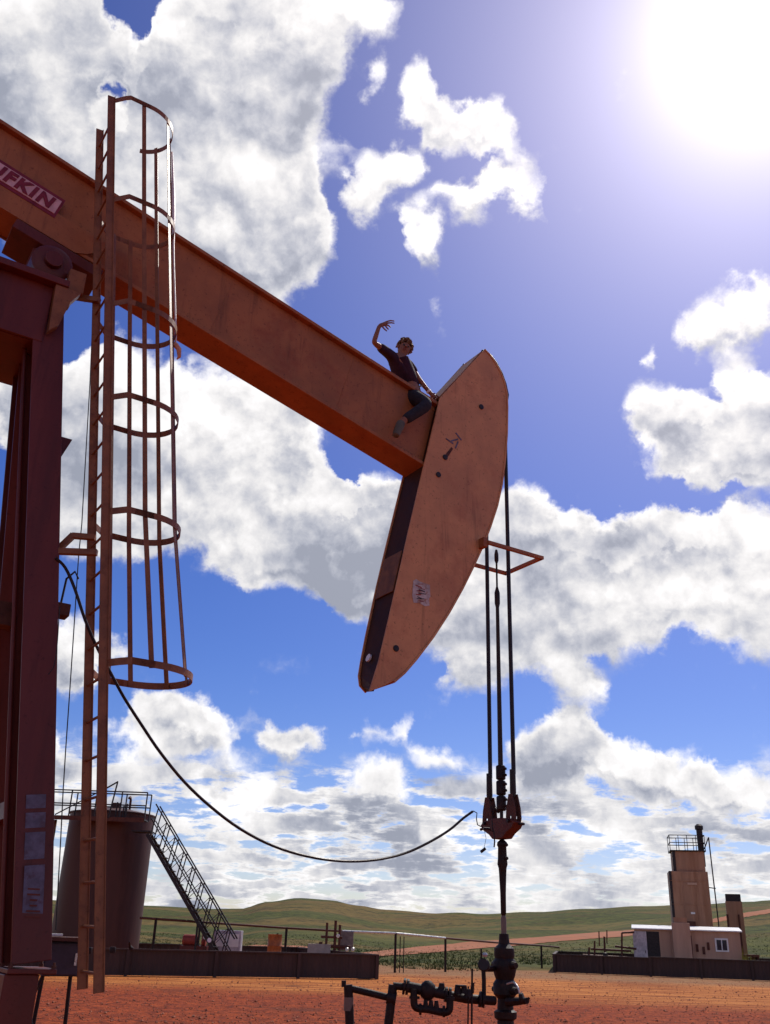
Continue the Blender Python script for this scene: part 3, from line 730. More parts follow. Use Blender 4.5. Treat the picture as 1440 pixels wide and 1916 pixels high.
# ------------------------------------------------------------------ bridle, carrier bar and polished rod
br = empty('bridle', W3(6.0, 0, 3.0), TH)
tag(br, 'two long wire ropes hanging from the horsehead to a rust red carrier bar', 'bridle')
def Q3(s, t, z): return Vector((s - 6.0, -t, z - 3.0))
for sg in (1, -1):
    # the rope lies over the curved track, then hangs free
    pts = [Q3(s + .045, sg*.21, z) for s, z in ((5.60,8.79),(5.74,8.77),(5.84,8.68),(5.925,8.56),(5.985,8.42),(6.025,8.25))]
    pts += [Q3(6.03, sg*.21, 8.04)] + [Q3(6.015, sg*.21, z) for z in (7.4, 6.5, 5.5, 4.5, 3.25)]
    MB().tube(pts, .025, 8).build('wire_rope', ROPE, br, smooth=True)
    sc = MB()
    sc.lathe([(.034, 3.30), (.036, 3.05), (.028, 3.0)], Q3(6.0, sg*.21, 0), 12)
    sc.build('rope_socket', BLACK, br, smooth=True)
    # flat link plates with a pin hole between their arms
    c0 = Q3(6.0, sg*.21, 3.03)
    for sx in (1, -1):
        MB().prism([c0 + Vector((sx*.03, a, b)) for a, b in ((-.028, 0), (.028, 0), (.07, -.15), (.082, -.26), (.06, -.33), (.016, -.33), (.020, -.235), (-.020, -.235), (-.016, -.33), (-.06, -.33), (-.082, -.26), (-.07, -.15))], (sx*.016, 0, 0)).build('link_plate', RUST, br)
    MB().tube([c0 + Vector((-.10, 0, -.29)), c0 + Vector((.10, 0, -.29))], .018, 8).build('link_pin', BLACK, br)
cb = MB(); zt = 2.765
cb.prism([Q3(5.93, t, z) for t, z in ((.24,zt),(.30,zt-.04),(.25,zt-.10),(.15,zt-.15),(.09,zt-.20),(-.09,zt-.20),(-.15,zt-.15),(-.25,zt-.10),(-.30,zt-.04),(-.24,zt),(-.05,zt+.02),(.05,zt+.02))], (.14, 0, 0))
cb.build('carrier_bar', mat('carrier_red', (.11, .026, .016), .55, 0, .25, 10, .2, 50, (.14, .04, .03), .6, 12), br, bevel=.008)
MB().tube([Q3(6, .30, zt-.06), Q3(6, .38, zt-.065)], .014, 8).build('retaining_pin', BLACK, br)
MB().tube([Q3(6, -.30, zt-.06), Q3(6, -.38, zt-.075)], .016, 8).build('retaining_pin', BLACK, br)

rod = empty('polished_rod', W3(6.0, 0, 1.6), TH)
tag(rod, 'slim dark polished rod with bolted clamp above the carrier bar', 'rod')
def R3(s, t, z): return Vector((s - 6.0, -t, z - 1.6))
MB().lathe([(.008, 6.05), (.016, 6.04), (.027, 5.98), (.027, 5.9), (.012, 5.86), (.012, 5.55), (.034, 5.47), (.034, 5.33), (.022, 5.28), (.031, 3.0), (.020, 2.9), (.020, 2.0), (.018, 1.6), (.018, 1.30)], R3(6, 0, 0), 12).build('rod_shaft', BLACK, rod, smooth=True)
for i in range(3):
    z = 2.87 + i*.17
    MB().lathe([(.045, z), (.056, z+.012), (.056, z+.145), (.045, z+.158)], R3(6, 0, 0), 14).build('rod_clamp', DARKRUST, rod, smooth=True)
    for dz in (.045, .115):
        MB().tube([R3(5.99, .0, z+dz), R3(6.01, .085, z+dz)], .016, 6).build('clamp_bolt', DARKRUST, rod)
MB().tube([R3(6, -.05, 2.86), R3(6, -.10, 2.90), R3(6, -.13, 2.86)], .020, 8).build('clamp_hook', DARKRUST, rod)
lub = MB().lathe([(.024, 2.70), (.022, 2.56), (.055, 2.53), (.060, 2.50), (.048, 2.48), (.052, 2.36), (.058, 2.30), (.045, 2.26), (.040, 2.18), (.032, 2.0), (.030, 1.80), (.02, 1.78)], R3(6, 0, 0), 14)
lub.build('load_cell', DARKRUST, rod, smooth=True)
for z in (2.50, 2.36): MB().tube([R3(6, .04, z), R3(6, .085, z)], .018, 8).build('cell_bolt', DARKRUST, rod)

# signal wires dangling by the carrier bar
dw = MB()
P = [at(x, y, 10.85) for x, y in ((885,1517),(892,1521),(891,1532),(893,1543),(899,1546))]
dw.tube(P, .006, 6)
dw.tube([at(x, y, 10.85) for x, y in ((920,1535),(921,1548),(924,1560),(925,1575),(924,1585))], .008, 6)
dw.tube([at(x, y, 10.85) for x, y in ((899,1546),(911,1551),(924,1556))], .005, 6)
dw.tube([at(x, y, 10.85) for x, y in ((905,1551),(909,1568),(905,1588))], .0025, 5)
dwo = dw.build('signal_wire', BLACK); tag(dwo, 'short black wires with two plugs dangling left of the carrier bar', 'wire')
for a, b in (((904,1550),(918,1551)), ((899,1594),(908,1587))):
    MB().tube([at(*a, 10.85), at(*b, 10.85)], .016, 8).build('plug', BLACK, dwo, smooth=True)

# long black cable sagging from the post to the carrier bar
CB = [(104,1044,7.45),(122,1062,7.5),(140,1102,7.55),(160,1162,7.6),(182,1212,7.7),(205,1255,7.8),(232,1305,7.9),(266,1358,8.05),(300,1408,8.2),(345,1463,8.45),(395,1510,8.7),(450,1551,9.0),(510,1582,9.3),(575,1602,9.6),(640,1611,9.9),(700,1609,10.15),(755,1597,10.4),(800,1577,10.55),(840,1553,10.7),(866,1531,10.8),(884,1518,10.85)]
def smooth_path(P, n=4):
    out = []
    for i in range(len(P)-1):
        p0, p1, p2, p3 = P[max(0, i-1)], P[i], P[i+1], P[min(len(P)-1, i+2)]
        for j in range(n):
            t = j/n; out.append(.5*((2*p1) + (p2-p0)*t + (2*p0-5*p1+4*p2-p3)*t*t + (3*p1-p0-3*p2+p3)*t*t*t))
    return out + [P[-1]]
cable = MB().tube(smooth_path([at(*q) for q in CB]), .0135, 8).build('power_cable', BLACK, smooth=True)
tag(cable, 'long black cable sagging from the post to the carrier bar', 'cable')
gw = MB().tube([at(x, y, 8.6) for x, y in ((175,560),(168,720),(153,980),(147,1040),(138,1180),(130,1300),(123,1400),(118,1480),(113,1580),(104,1740))], .0055, 6).build('thin_wire', BLACK)
tag(gw, 'hair thin wire hanging straight down between post and ladder', 'wire')
tw = MB().tube(smooth_path([at(x, y, 7.3) for x, y in ((112,1135),(110,1160),(107,1205),(101,1245),(90,1262))]), .004, 6).build('loose_lead', BLACK)
tag(tw, 'thin loose lead drooping beneath the junction box on the post', 'wire')

# ------------------------------------------------------------------ wellhead and its manifold
wh = empty('wellhead', W3(6.0, 0, 0), TH)
tag(wh, 'dark oily wellhead tree under the polished rod with pressure gauge', 'wellhead')
def H3(s, t, z): return Vector((s - 6.0, -t, z))
MB().lathe([(.022, 1.62), (.030, 1.60), (.030, 1.75), (.022, 1.78)][::-1], H3(6, 0, 0), 12).build('packing_gland', DULL, wh, smooth=True)
MB().lathe([(.11, 0), (.11, .10), (.19, .11), (.19, .19), (.11, .20), (.10, .52), (.18, .54), (.18, .60), (.095, .62), (.085, .78), (.115, .80), (.12, .86), (.085, .88), (.08, .98), (.12, 1.02), (.125, 1.12), (.095, 1.16), (.11, 1.20), (.125, 1.26), (.125, 1.33), (.10, 1.36), (.11, 1.40), (.105, 1.46), (.06, 1.50), (.05, 1.60)], H3(6, 0, 0), 20).build('casing_head', DARKRUST, wh, smooth=True)
for z in (1.06, 1.30):
    for sg in (1, -1): MB().tube([H3(6, sg*.09, z), H3(6, sg*.19, z)], [.045, .03], 10).build('ram_screw', DARKRUST, wh)
for a in range(8):
    an = a*math.pi/4; MB().lathe([(.018, .50), (.018, .64)], H3(6+.15*math.cos(an), .15*math.sin(an), 0), 6).build('stud_bolt', BLACK, wh)
gz = MB(); YG = 10.75
gst = MB().tube([at(905, 1868, YG), at(905, 1835, YG), at(904, 1815, YG)], .022, 8).build('gauge_stem', DARKRUST, wh); gst.matrix_parent_inverse = wh.matrix_world.inverted() if False else Matrix.Identity(4)
def to_local(o, root):
    """vertices were given in world coordinates: bring them into the frame of the thing"""
    M = Matrix.Translation(root.location) @ Matrix.Rotation(root.rotation_euler.z, 4, 'Z')
    o.data.transform(M.inverted()); return o
to_local(gst, wh)
def wpart(mb, name, m, root, **kw): return to_local(mb.build(name, m, root, **kw), root)
c0 = at(905, 1805, YG)
gb = wpart(MB().lathe([(.058, -.03), (.062, -.01), (.062, .02), (.052, .03)], c0, 20, (-.2, -1, .1)), 'gauge_body', BLACK, wh, smooth=True)
wpart(MB().lathe([(.044, 0), (.044, .006)], c0 + Vector((.0, -.033, .004)), 16, (-.2, -1, .1)), 'gauge_face', WHITE, gb)
wpart(MB().lathe([(.02, -.02), (.03, 0), (.02, .02)], at(907, 1786, YG), 12, (0, 0, 1)), 'gauge_knob', PALE, wh)
wpart(MB().tube([at(900, 1775, YG), at(900, 1800, YG)], .010, 6), 'gauge_valve_stem', DARKRUST, wh)
wpart(MB().tube([at(905, 1812, YG), at(922, 1812, 10.95)], .03, 8), 'gauge_nipple', DARKRUST, wh)
for x, y0, y1, r in ((883,1812,1930,.010), (876,1845,1930,.008), (884,1838,1858,.018)):
    wpart(MB().tube([at(x, y0, 10.6), at(x-1, y1, 10.6)], r, 6), 'sensing_tube', DARKRUST, wh)
hw = wpart(MB().tube(smooth_path([at(*q) for q in ((945,1842,10.9),(960,1838,10.8),(969,1848,10.7),(972,1866,10.7))]), .010, 6), 'bent_tube', PALE, wh)
wpart(MB().tube([at(950, 1874, 10.9), at(986, 1872, 10.6)], [.045, .03], 8), 'side_outlet', DARKRUST, wh)
wpart(MB().lathe([(.05, -.02), (.055, 0), (.05, .02)], at(976, 1868, 10.65), 14, (.9, -.3, .2)), 'hand_wheel', DARKRUST, wh)
wpart(MB().tube([at(985, 1874, 10.6), at(990, 1866, 10.6)], .012, 6), 'bleed_nipple', DARKRUST, wh)

mf = empty('flow_manifold', at(780, 1900, 10.6).to_2d().to_3d(), TH)
tag(mf, 'dark iron flowline manifold with valves and bypass loop left of the wellhead', 'manifold')
YM = 10.55
wpart(MB().tube([at(925, 1872, 10.85), at(870, 1868, 10.7), at(835, 1861, YM)], .045, 10), 'flow_pipe', DARKRUST, mf, smooth=True)
wpart(MB().tube([at(835, 1861, YM), at(830, 1859, YM), at(762, 1846, YM)], .052, 10), 'flow_pipe', DARKRUST, mf, smooth=True)
wpart(MB().tube([at(764, 1847, YM), at(735, 1844, YM)], .036, 10), 'flow_pipe', DARKRUST, mf, smooth=True)
for x, y, r in ((762,1846,.075),(756,1845,.075),(834,1860,.07),(841,1861,.07),(898,1869,.075),(904,1870,.075)):
    wpart(MB().lathe([(r, -.012), (r, .012)], at(x, y, YM if x < 850 else 10.75), 14, (1, 0, -.13)), 'flange', DARKRUST, mf)
v1 = wpart(MB().lathe([(.03, -.09), (.075, -.05), (.085, 0), (.075, .05), (.03, .09)], at(800, 1853, YM), 16, (0, 0, 1)), 'ball_valve', DARKRUST, mf, smooth=True)
wpart(MB().tube([at(800, 1842, YM), at(795, 1832, YM), at(786, 1813, YM-.1)], [.028, .026, .014], 8), 'valve_lever', DARKRUST, v1)
wpart(MB().tube([at(793, 1830, YM), at(806, 1840, YM)], .03, 8), 'valve_bonnet', DARKRUST, v1)
for x, y, h in ((826,1846,9), (856,1852,12), (868,1851,10), (875,1856,8)):
    wpart(MB().tube([at(x, y+8, YM), at(x, y+8-h-6, YM)], [.040, .026], 8), 'valve_bonnet', DARKRUST, mf)
wpart(MB().lathe([(.05, -.008), (.052, 0), (.05, .008)], at(862, 1844, YM), 16, (0, 0, 1)), 'hand_wheel', DARKRUST, mf)
lp = smooth_path([at(*q, YM-.05) for q in ((774,1850),(774,1868),(775,1880),(781,1886),(800,1888),(825,1893),(836,1893),(841,1886),(841,1862))], 3)
wpart(MB().tube(lp, .036, 10), 'bypass_loop', DARKRUST, mf, smooth=True)
for x, y in ((796,1884),(816,1886),(806,1885)):
    wpart(MB().tube([at(x, y+2, YM-.05), at(x, y-14, YM-.05)], [.03, .018], 8), 'loop_valve', DARKRUST, mf)
for (x, y) in ((775,1866),(841,1868),(786,1888),(830,1892)):
    wpart(MB().lathe([(.052, -.012), (.052, .012)], at(x, y, YM-.05), 12, (0, 0, 1) if x in (775, 841) else (1, 0, 0)), 'union_nut', DARKRUST, mf)
for x, yt, tilt in ((735,1842,-8), (651,1842,3)):
    top = at(x, yt, YM); bot = at(x + tilt, 1912, YM); bot = top + (bot - top)*((top.z + .02)/(top.z - bot.z))
    ps = wpart(MB().tube([top, bot], .045, 10), 'riser_pipe', DARKRUST, mf, smooth=True)
    wpart(MB().lathe([(.055, -.06), (.062, -.03), (.062, .03), (.055, .05)], top, 12, (0, 0, 1)), 'pipe_tee', DARKRUST, ps, smooth=True)
wpart(MB().tube([at(651, 1848, YM), at(690, 1857, YM), at(735, 1868, YM)], .034, 10), 'link_pipe', DARKRUST, mf, smooth=True)
wpart(MB().lathe([(.062, -.05), (.062, .04)], at(733, 1867, YM), 12, (1, 0, -.2)), 'pipe_union', DARKRUST, mf, smooth=True)
wpart(MB().lathe([(.048, -.06), (.048, .06)], at(652, 1878, YM), 12), 'pipe_sleeve', DULL, mf, smooth=True)
wpart(MB().tube([at(643, 1834, YM), at(643, 1846, YM)], .024, 8), 'plug', DARKRUST, mf)

# ------------------------------------------------------------------ control cabinet behind the ladder foot
cab = empty('control_cabinet', at(108, 1830, 8.6).to_2d().to_3d(), math.radians(22))
tag(cab, 'dark steel control cabinet on thin legs behind the ladder foot', 'cabinet')
ca, cbb = at(84, 1760, 8.6), at(137, 1826, 8.6)
cw, chh = (cbb.x - ca.x)*1.03, ca.z - cbb.z
ccx = (ca.x + cbb.x)/2; ccz = (ca.z + cbb.z)/2
def K(x, y, z): return Vector((x, y, z))
MB().box(K(0, 0, ccz), (cw, .26, chh)).build('case', mat('cabinet_dark', (.05, .035, .05), .5), cab, bevel=.006)
dr = MB().box(K(0, -.14, ccz), (cw*.9, .018, chh*.9)).build('door', mat('cabinet_door', (.06, .04, .055), .45), cab, bevel=.004)
MB().box(K(cw*.36, -.158, ccz), (.018, .02, .09)).build('handle', PALE, dr)
MB().box(K(0, -.02, ccz+chh/2+.02), (cw*1.15, .36, .03)).build('rain_hood', RUST, cab)
MB().box(K(-cw*.30, -.10, ccz+chh/2+.052), (.12, .10, .014)).build('roof_plate', WHITE, cab)
for x in (-cw*.42, cw*.34):
    MB().tube([K(x, 0, ccz-chh/2), K(x + (-.04 if x < 0 else .05), 0, 0)], .016, 8).build('leg', DARKRUST, cab)
MB().tube([K(-.12, -.08, ccz-chh/2+.02), K(-.17, -.09, ccz-chh/2-.12), K(-.19, -.1, ccz-chh/2-.25), K(-.15, -.1, ccz-chh/2-.36), K(-.10, -.1, .0)], .014, 8).build('flexible_conduit', DARKRUST, cab)
MB().tube([K(cw*.5+.02, -.1, ccz-chh*.48), K(cw*.5-.0, -.1, ccz+chh*.3)], .009, 6).build('pale_pipe', PALE, cab)
MB().tube([K(cw*.5+.03, -.1, ccz+chh*.55), K(cw*.5+.02, -.1, ccz+chh*1.15)], .007, 6).build('pale_pipe', PALE, cab)

# ------------------------------------------------------------------ storage tank, catwalk, stair
tb = Vector((-10.85, 40.6, 0))
tank = empty('storage_tank', tb); tag(tank, 'tall cylindrical tan storage tank standing in shade behind the ladder', 'tank')
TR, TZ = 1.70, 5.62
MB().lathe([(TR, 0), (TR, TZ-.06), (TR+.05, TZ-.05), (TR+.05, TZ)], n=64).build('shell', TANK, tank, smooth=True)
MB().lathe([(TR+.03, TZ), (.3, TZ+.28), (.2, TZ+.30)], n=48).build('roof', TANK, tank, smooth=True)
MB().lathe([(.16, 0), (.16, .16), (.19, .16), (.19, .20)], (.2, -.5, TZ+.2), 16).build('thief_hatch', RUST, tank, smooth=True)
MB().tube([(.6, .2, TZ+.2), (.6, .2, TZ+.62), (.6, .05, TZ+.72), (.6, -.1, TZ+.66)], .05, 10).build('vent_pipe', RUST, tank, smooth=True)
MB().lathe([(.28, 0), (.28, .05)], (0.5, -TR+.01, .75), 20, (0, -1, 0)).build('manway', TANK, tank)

cat = empty('catwalk', (-12.5, 38.6, 0)); tag(cat, 'dark steel catwalk with railings along the tank top', 'catwalk')
def CT(x, y, Y=38.4): return at(x, y, Y) - cat.location
zdeck = at(200, 1532, 38.4).z
def catx(x): return at(x, 1532, 38.4).x - cat.location.x
deck = MB().box(((catx(-60)+catx(272))/2, 0, zdeck), (catx(272)-catx(-60), .8, .05)).build('deck', BLACK, cat)
MB().box(((catx(-60)+catx(272))/2, -.40, zdeck-.02), (catx(272)-catx(-60), .04, .16)).build('stringer', RUST, cat)
for yy in (-.38, .38):
    for dz in (.52, 1.02):
        MB().bar((catx(-60), yy, zdeck+dz), (catx(272), yy, zdeck+dz), .045, .045).build('handrail', BLACK, cat)
    for i in range(8):
        x = catx(-60) + (catx(272)-catx(-60))*i/7
        MB().bar((x, yy, zdeck), (x, yy, zdeck+1.02), .045, .045).build('rail_post', BLACK, cat)
MB().bar((catx(105), -.42, zdeck+.08), (catx(205), -.42, zdeck+1.28), .04, .04).build('brace', BLACK, cat)
MB().bar((catx(205), -.42, zdeck+.0), (catx(213), -.42, zdeck+1.36), .05, .05).build('davit_post', BLACK, cat)
MB().bar((catx(190), -.42, zdeck+1.08), (catx(214), -.42, zdeck+1.40), .05, .05).build('davit_arm', BLACK, cat)
for x in (216, 222, 229, 235): 
    MB().tube([(catx(x), -.3, zdeck), (catx(x)+.02, -.3, zdeck+rnd.uniform(.45, .75))], .03, 6).build('valve_stem', BLACK, cat)
for x in (-12, 96): MB().bar((catx(x), .3, zdeck-.05), (catx(x)+.0, .3, 0), .12, .12).build('support_post', RUST, cat)
MB().prism([(catx(30), -.42, zdeck-1.35), (catx(108), -.42, zdeck-.98), (catx(108), -.42, zdeck-1.02), (catx(60), -.42, zdeck-1.42)], (0, .06, 0)).build('knee_brace', BLACK, cat)

st = empty('stairway', (-8.6, 38.2, 0)); tag(st, 'steep black open steel stair rising from the pad to the tank top', 'stairs')
YS = 38.2
def S(x, y, dy=0.0): return at(x, y, YS + dy) - st.location + Vector((0, 0, 0))
a0, a1 = S(275, 1560), S(402, 1782)      # foot of the near stringer is on the floor of the basin
a1 = a0 + (a1 - a0)*((a0.z)/(a0.z - a1.z))
Wst = .75
for dy in (0, Wst):
    d = Vector((0, dy, 0)); MB().bar(a0+d, a1+d, .05, .13).build('stringer', BLACK, st)
    h = Vector((.20, 0, 1.12)); n = 9
    MB().bar(a0+d+h, a1+d+h, .05, .05).build('handrail', BLACK, st)
    MB().bar(a0+d+h*.5, a1+d+h*.5, .04, .04).build('mid_rail', BLACK, st)
    for i in range(n):
        q = a0.lerp(a1, (i+.3)/n) + d; MB().bar(q, q+h, .04, .04).build('baluster', BLACK, st)
        if i < n-1: MB().bar(q, a0.lerp(a1, (i+1.3)/n) + d + h, .022, .022).build('lattice_brace', BLACK, st)
tr0 = None; nt = 20
for i in range(nt):
    q = a0.lerp(a1, (i+.5)/nt) + Vector((.05, Wst/2, .0))
    if tr0 is None: tr0 = MB().box((0, 0, 0), (.24, Wst-.05, .035)).build('tread', BLACK, st); tr = tr0
    else: tr = share(tr0, 'tread', st)
    tr.location = q
MB().box(a0 + Vector((-.25, Wst/2, .10)), (.75, Wst, .05)).build('landing', BLACK, st)
m_ = a0.lerp(a1, .62); MB().bar(m_+Vector((.1, .1, 0)), Vector((m_.x+.1, m_.y+.1, 0)), .07, .07).build('support_post', BLACK, st)
MB().bar(m_+Vector((.1, .65, 0)), Vector((m_.x+.1, m_.y+.65, 0)), .07, .07).build('support_post', BLACK, st)

# ------------------------------------------------------------------ containment walls
def wall_run(parent, A, B, hgt, n, name='panel'):
    """corrugated panels between posts, from A to B in the frame of the parent"""
    A, B = Vector(A), Vector(B); d = (B-A)/n; u_ = d.normalized(); p_ = Vector((u_.y, -u_.x, 0))
    L = d.length
    mb = MB(); k = 12
    # one panel with shallow pressed ribs, shared by all
    V = []
    for i in range(k*4+1):
        x = L*i/(k*4) - L/2; o = (0, .018, .018, 0)[i % 4]
        V.append((x, o))
    bm = mb.b; f1 = [bm.verts.new((x, o, .02)) for x, o in V]; f2 = [bm.verts.new((x, o, hgt-.05)) for x, o in V]
    for i in range(len(V)-1): bm.faces.new((f1[i], f1[i+1], f2[i+1], f2[i]))
    pan = mb.build(name, WALLM, parent); first = True
    ang = math.atan2(u_.y, u_.x)
    for i in range(n):
        o = pan if first else share(pan, name, parent); first = False
        o.location = A + d*(i+.5); o.rotation_euler = (0, 0, ang)
    for i in range(n+1):
        q = A + d*i; MB().box(q + Vector((0, 0, hgt/2)) + p_*.05, (.10, .07, hgt), Matrix.Rotation(ang, 3, 'Z')).build('post', WALLM, parent)
    MB().box((A+B)/2 + Vector((0, 0, hgt-.025)), ((B-A).length+.08, .14, .05), Matrix.Rotation(ang, 3, 'Z')).build('top_cap', WALLM, parent)
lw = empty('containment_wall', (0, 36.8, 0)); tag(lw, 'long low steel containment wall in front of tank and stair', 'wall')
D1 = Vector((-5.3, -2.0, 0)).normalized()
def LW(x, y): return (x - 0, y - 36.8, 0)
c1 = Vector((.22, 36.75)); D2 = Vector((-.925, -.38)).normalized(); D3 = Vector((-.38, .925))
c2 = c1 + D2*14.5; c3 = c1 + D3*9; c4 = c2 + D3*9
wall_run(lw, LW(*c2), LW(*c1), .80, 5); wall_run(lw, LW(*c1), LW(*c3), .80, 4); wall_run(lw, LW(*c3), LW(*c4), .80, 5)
rw = empty('containment_wall', (8.8, 48.9, 0)); tag(rw, 'low dark containment wall round the shed and treater at right', 'wall')
def RW(x, y): return (x - 8.8, y - 48.9, 0)
e1 = Vector((8.75, 49.2)); e2 = Vector((13.0, 48.0)); e3 = Vector((22.0, 46.8)); e4 = Vector((10.6, 58.5)); e5 = Vector((24, 57))
wall_run(rw, RW(*e1), RW(*e2), .80, 2); wall_run(rw, RW(*e2), RW(*e3), .84, 4); wall_run(rw, RW(*e1), RW(*e4), .80, 4); wall_run(rw, RW(*e4), RW(*e5), .8, 5)

# ------------------------------------------------------------------ things standing in the left basin
pu = empty('transfer_pump', at(362, 1782, 39).to_2d().to_3d()); tag(pu, 'small red pump above the containment wall near the stair', 'pump')
MB().box((0, 0, .42), (1.0, .5, .84)).build('skid', MAROON_SHADED, pu)
MB().lathe([(.16, -.35), (.2, -.3), (.2, .2), (.14, .25)], (-.1, 0, 1.02), 18, (1, 0, 0)).build('motor', REDP, pu, smooth=True)
MB().lathe([(.2, -.07), (.24, 0), (.2, .07)], (.35, 0, 1.0), 18, (1, 0, 0)).build('pump_casing', REDP, pu, smooth=True)
MB().tube([(.3, 0, 1.1), (.3, 0, 1.42), (.1, 0, 1.45)], .05, 8).build('pump_pipe', REDP, pu)
MB().box((.42, -.2, 1.12), (.18, .02, .10)).build('label_plate', WHITE, pu)
wc = empty('equipment_box', at(425, 1778, 40).to_2d().to_3d()); tag(wc, 'pale grey equipment box seen through the foot of the stair', 'box')
MB().box((0, 0, .95), (1.05, .6, .9)).build('case', mat('pale_box', (.45, .42, .45), .5), wc, bevel=.02)
MB().box((0, -.305, 1.05), (.9, .02, .45)).build('door', WHITE, wc); 
for x in (-.4, .4): MB().box((x, 0, .25), (.07, .5, .5)).build('leg', BLACK, wc)
ob = empty('orange_drum', at(513, 1775, 42).to_2d().to_3d()); tag(ob, 'orange drum against the grass behind the containment wall', 'drum')
MB().lathe([(.29, 0), (.30, .02), (.29, .06), (.285, .4), (.30, .42), (.285, .44), (.285, .85), (.30, .87), (.285, .89), (.285, 1.28), (.30, 1.30), (.27, 1.30)], (0, 0, 0), 24).build('drum_shell', mat('drum_orange', (.42, .13, .04), .5, 0, .2, 5, .1, 30, (.2, .06, .03), .5, 6), ob, smooth=True)
MB().lathe([(.04, 0), (.04, .04)], (.1, -.1, 1.30), 10).build('bung', BLACK, ob)
pm = empty('pipe_manifold', at(630, 1780, 41).to_2d().to_3d()); tag(pm, 'cluster of pipes and valves at the end of the left containment wall', 'manifold')
for i, (x, ytop, r) in enumerate(((612,1726,.05),(628,1722,.055),(636,1730,.05),(600,1762,.07))):
    q = at(x, ytop, 41) - pm.location; MB().tube([(q.x, 0, 0), (q.x, 0, q.z)], r, 10).build('upright_pipe', RUST, pm, smooth=True)
for (xa, ya, xb, yb, r) in ((590,1768,655,1772,.07),(600,1752,640,1754,.05),(580,1775,612,1776,.06)):
    A, B = at(xa, ya, 41) - pm.location, at(xb, yb, 41) - pm.location; MB().tube([A, B], r, 10).build('cross_pipe', RUST, pm, smooth=True)
for (x, y) in ((632,1751),(649,1776),(660,1776)):
    MB().lathe([(.06, -.05), (.08, 0), (.06, .05)], at(x, y, 40.9) - pm.location, 14, (0, 1, 0)).build('glint_cap', PALE, pm, smooth=True)  # pale lumps paint the small white glints on the pipes
MB().box(at(597, 1775, 41) - pm.location, (.9, .4, .35)).build('valve_box', CONC, pm)
MB().box(at(648, 1760, 41.4) - pm.location, (.55, .1, .7)).build('mesh_panel', mat('grey_mesh', (.2, .17, .15), .8), pm)

# ------------------------------------------------------------------ pipe fence
fn = empty('pipe_fence', at(740, 1818, 43).to_2d().to_3d()); tag(fn, 'single rail pipe fence running across behind the well', 'fence')
FP = [(262,1717,37.4),(292,1719,37.8),(420,1728,39.6),(536,1736,41.3),(640,1742,42.4),(740,1746,43.0),(833,1755,45.5),(925,1763,49.5),(1012,1769,54.5),(1045,1772,56.5)]
FW = [at(*q) - fn.location for q in FP]
for i, (a, b) in enumerate(zip(FW, FW[1:])):
    MB().tube([a, b], .045 if not 4 <= i <= 5 else .05, 10).build('rail', PALE if 4 <= i <= 5 else RUST, fn, smooth=True)  # middle rails coloured pale to paint the sun glint along them
for i in (1, 3, 5, 6, 8):
    q = FW[i]; MB().tube([(q.x, q.y, -.02), (q.x, q.y, q.z+.03)], .05, 10).build('post', DARKRUST, fn, smooth=True)
for x in (749, 756):
    q = at(x, 1747, 43) - fn.location; MB().tube([(q.x, q.y+.2, 0), (q.x, q.y+.2, q.z-.1)], .02, 6).build('stake', DARKRUST, fn)

# ------------------------------------------------------------------ treater tower
tw_ = empty('heater_treater', (17.8, 56.5, 0), math.radians(-13)); tag(tw_, 'tall stepped brown treater tower behind the shed with railed top', 'treater')
MB().box((0, 0, 2.55), (2.05, 1.9, 5.10)).build('lower_housing', TREAT, tw_, bevel=.02)
MB().box((.10, 0, 5.63), (1.72, 1.6, 1.06)).build('upper_housing', TREAT, tw_, bevel=.02)
for x in (-1.03, -.35, .35, 1.03): MB().box((x if abs(x) < 1 else x*.985, -.96, 2.55), (.05, .03, 5.08)).build('corner_trim', TREAT, tw_)
MB().box((-.98, -.90, 2.6), (.14, .16, 5.0)).build('shade_strip', BLACK, tw_); MB().box((-.68, -.74, 5.62), (.16, .16, 1.04)).build('shade_strip', BLACK, tw_)  # black strips paint the dark left side face of each housing
for z in (1.7, 3.4, 4.6): MB().box((0, -.965, z), (2.06, .03, .05)).build('seam_strip', TREAT, tw_)
MB().box((.15, -.99, 4.45), (.5, .03, .12)).build('name_board', SIDING, tw_); MB().box((.05, -.99, 2.95), (.22, .03, .10)).build('small_tag', WHITE, tw_)
dk = MB().box((.10, 0, 6.19), (1.95, 1.85, .06)).build('top_deck', BLACK, tw_)
for z in (6.62, 7.02):
    for a, b in (((-.85, -.9), (1.05, -.9)), ((-.85, .9), (1.05, .9)), ((-.85, -.9), (-.85, .9)), ((1.05, -.9), (1.05, .9))):
        MB().bar((a[0], a[1], z), (b[0], b[1], z), .04, .04).build('guard_rail', BLACK, tw_)
for x in (-.85, -.37, .1, .58, 1.05):
    for y in (-.9, .9): MB().bar((x, y, 6.2), (x, y, 7.02), .035, .035).build('rail_post', BLACK, tw_)
MB().tube([(.88, -.3, 5.4), (.88, -.3, 7.38)], .17, 16).build('flue', BLACK, tw_, smooth=True)
MB().lathe([(.17, 0), (.23, .03), (.23, .22), (.12, .32)], (.88, -.3, 7.36), 16).build('flue_cap', BLACK, tw_, smooth=True)
MB().tube([(1.02, -.6, 6.3), (1.32, -.6, 6.95), (1.34, -.6, 5.0), (1.38, -.6, 1.6)], .035, 8).build('down_pipe', BLACK, tw_)
MB().bar((1.0, -.6, 4.3), (1.42, -.6, 4.25), .05, .05).build('pipe_bracket', BLACK, tw_)
MB().box((-.15, -1.05, 2.28), (.55, .2, .5)).build('burner_box', RUST, tw_)

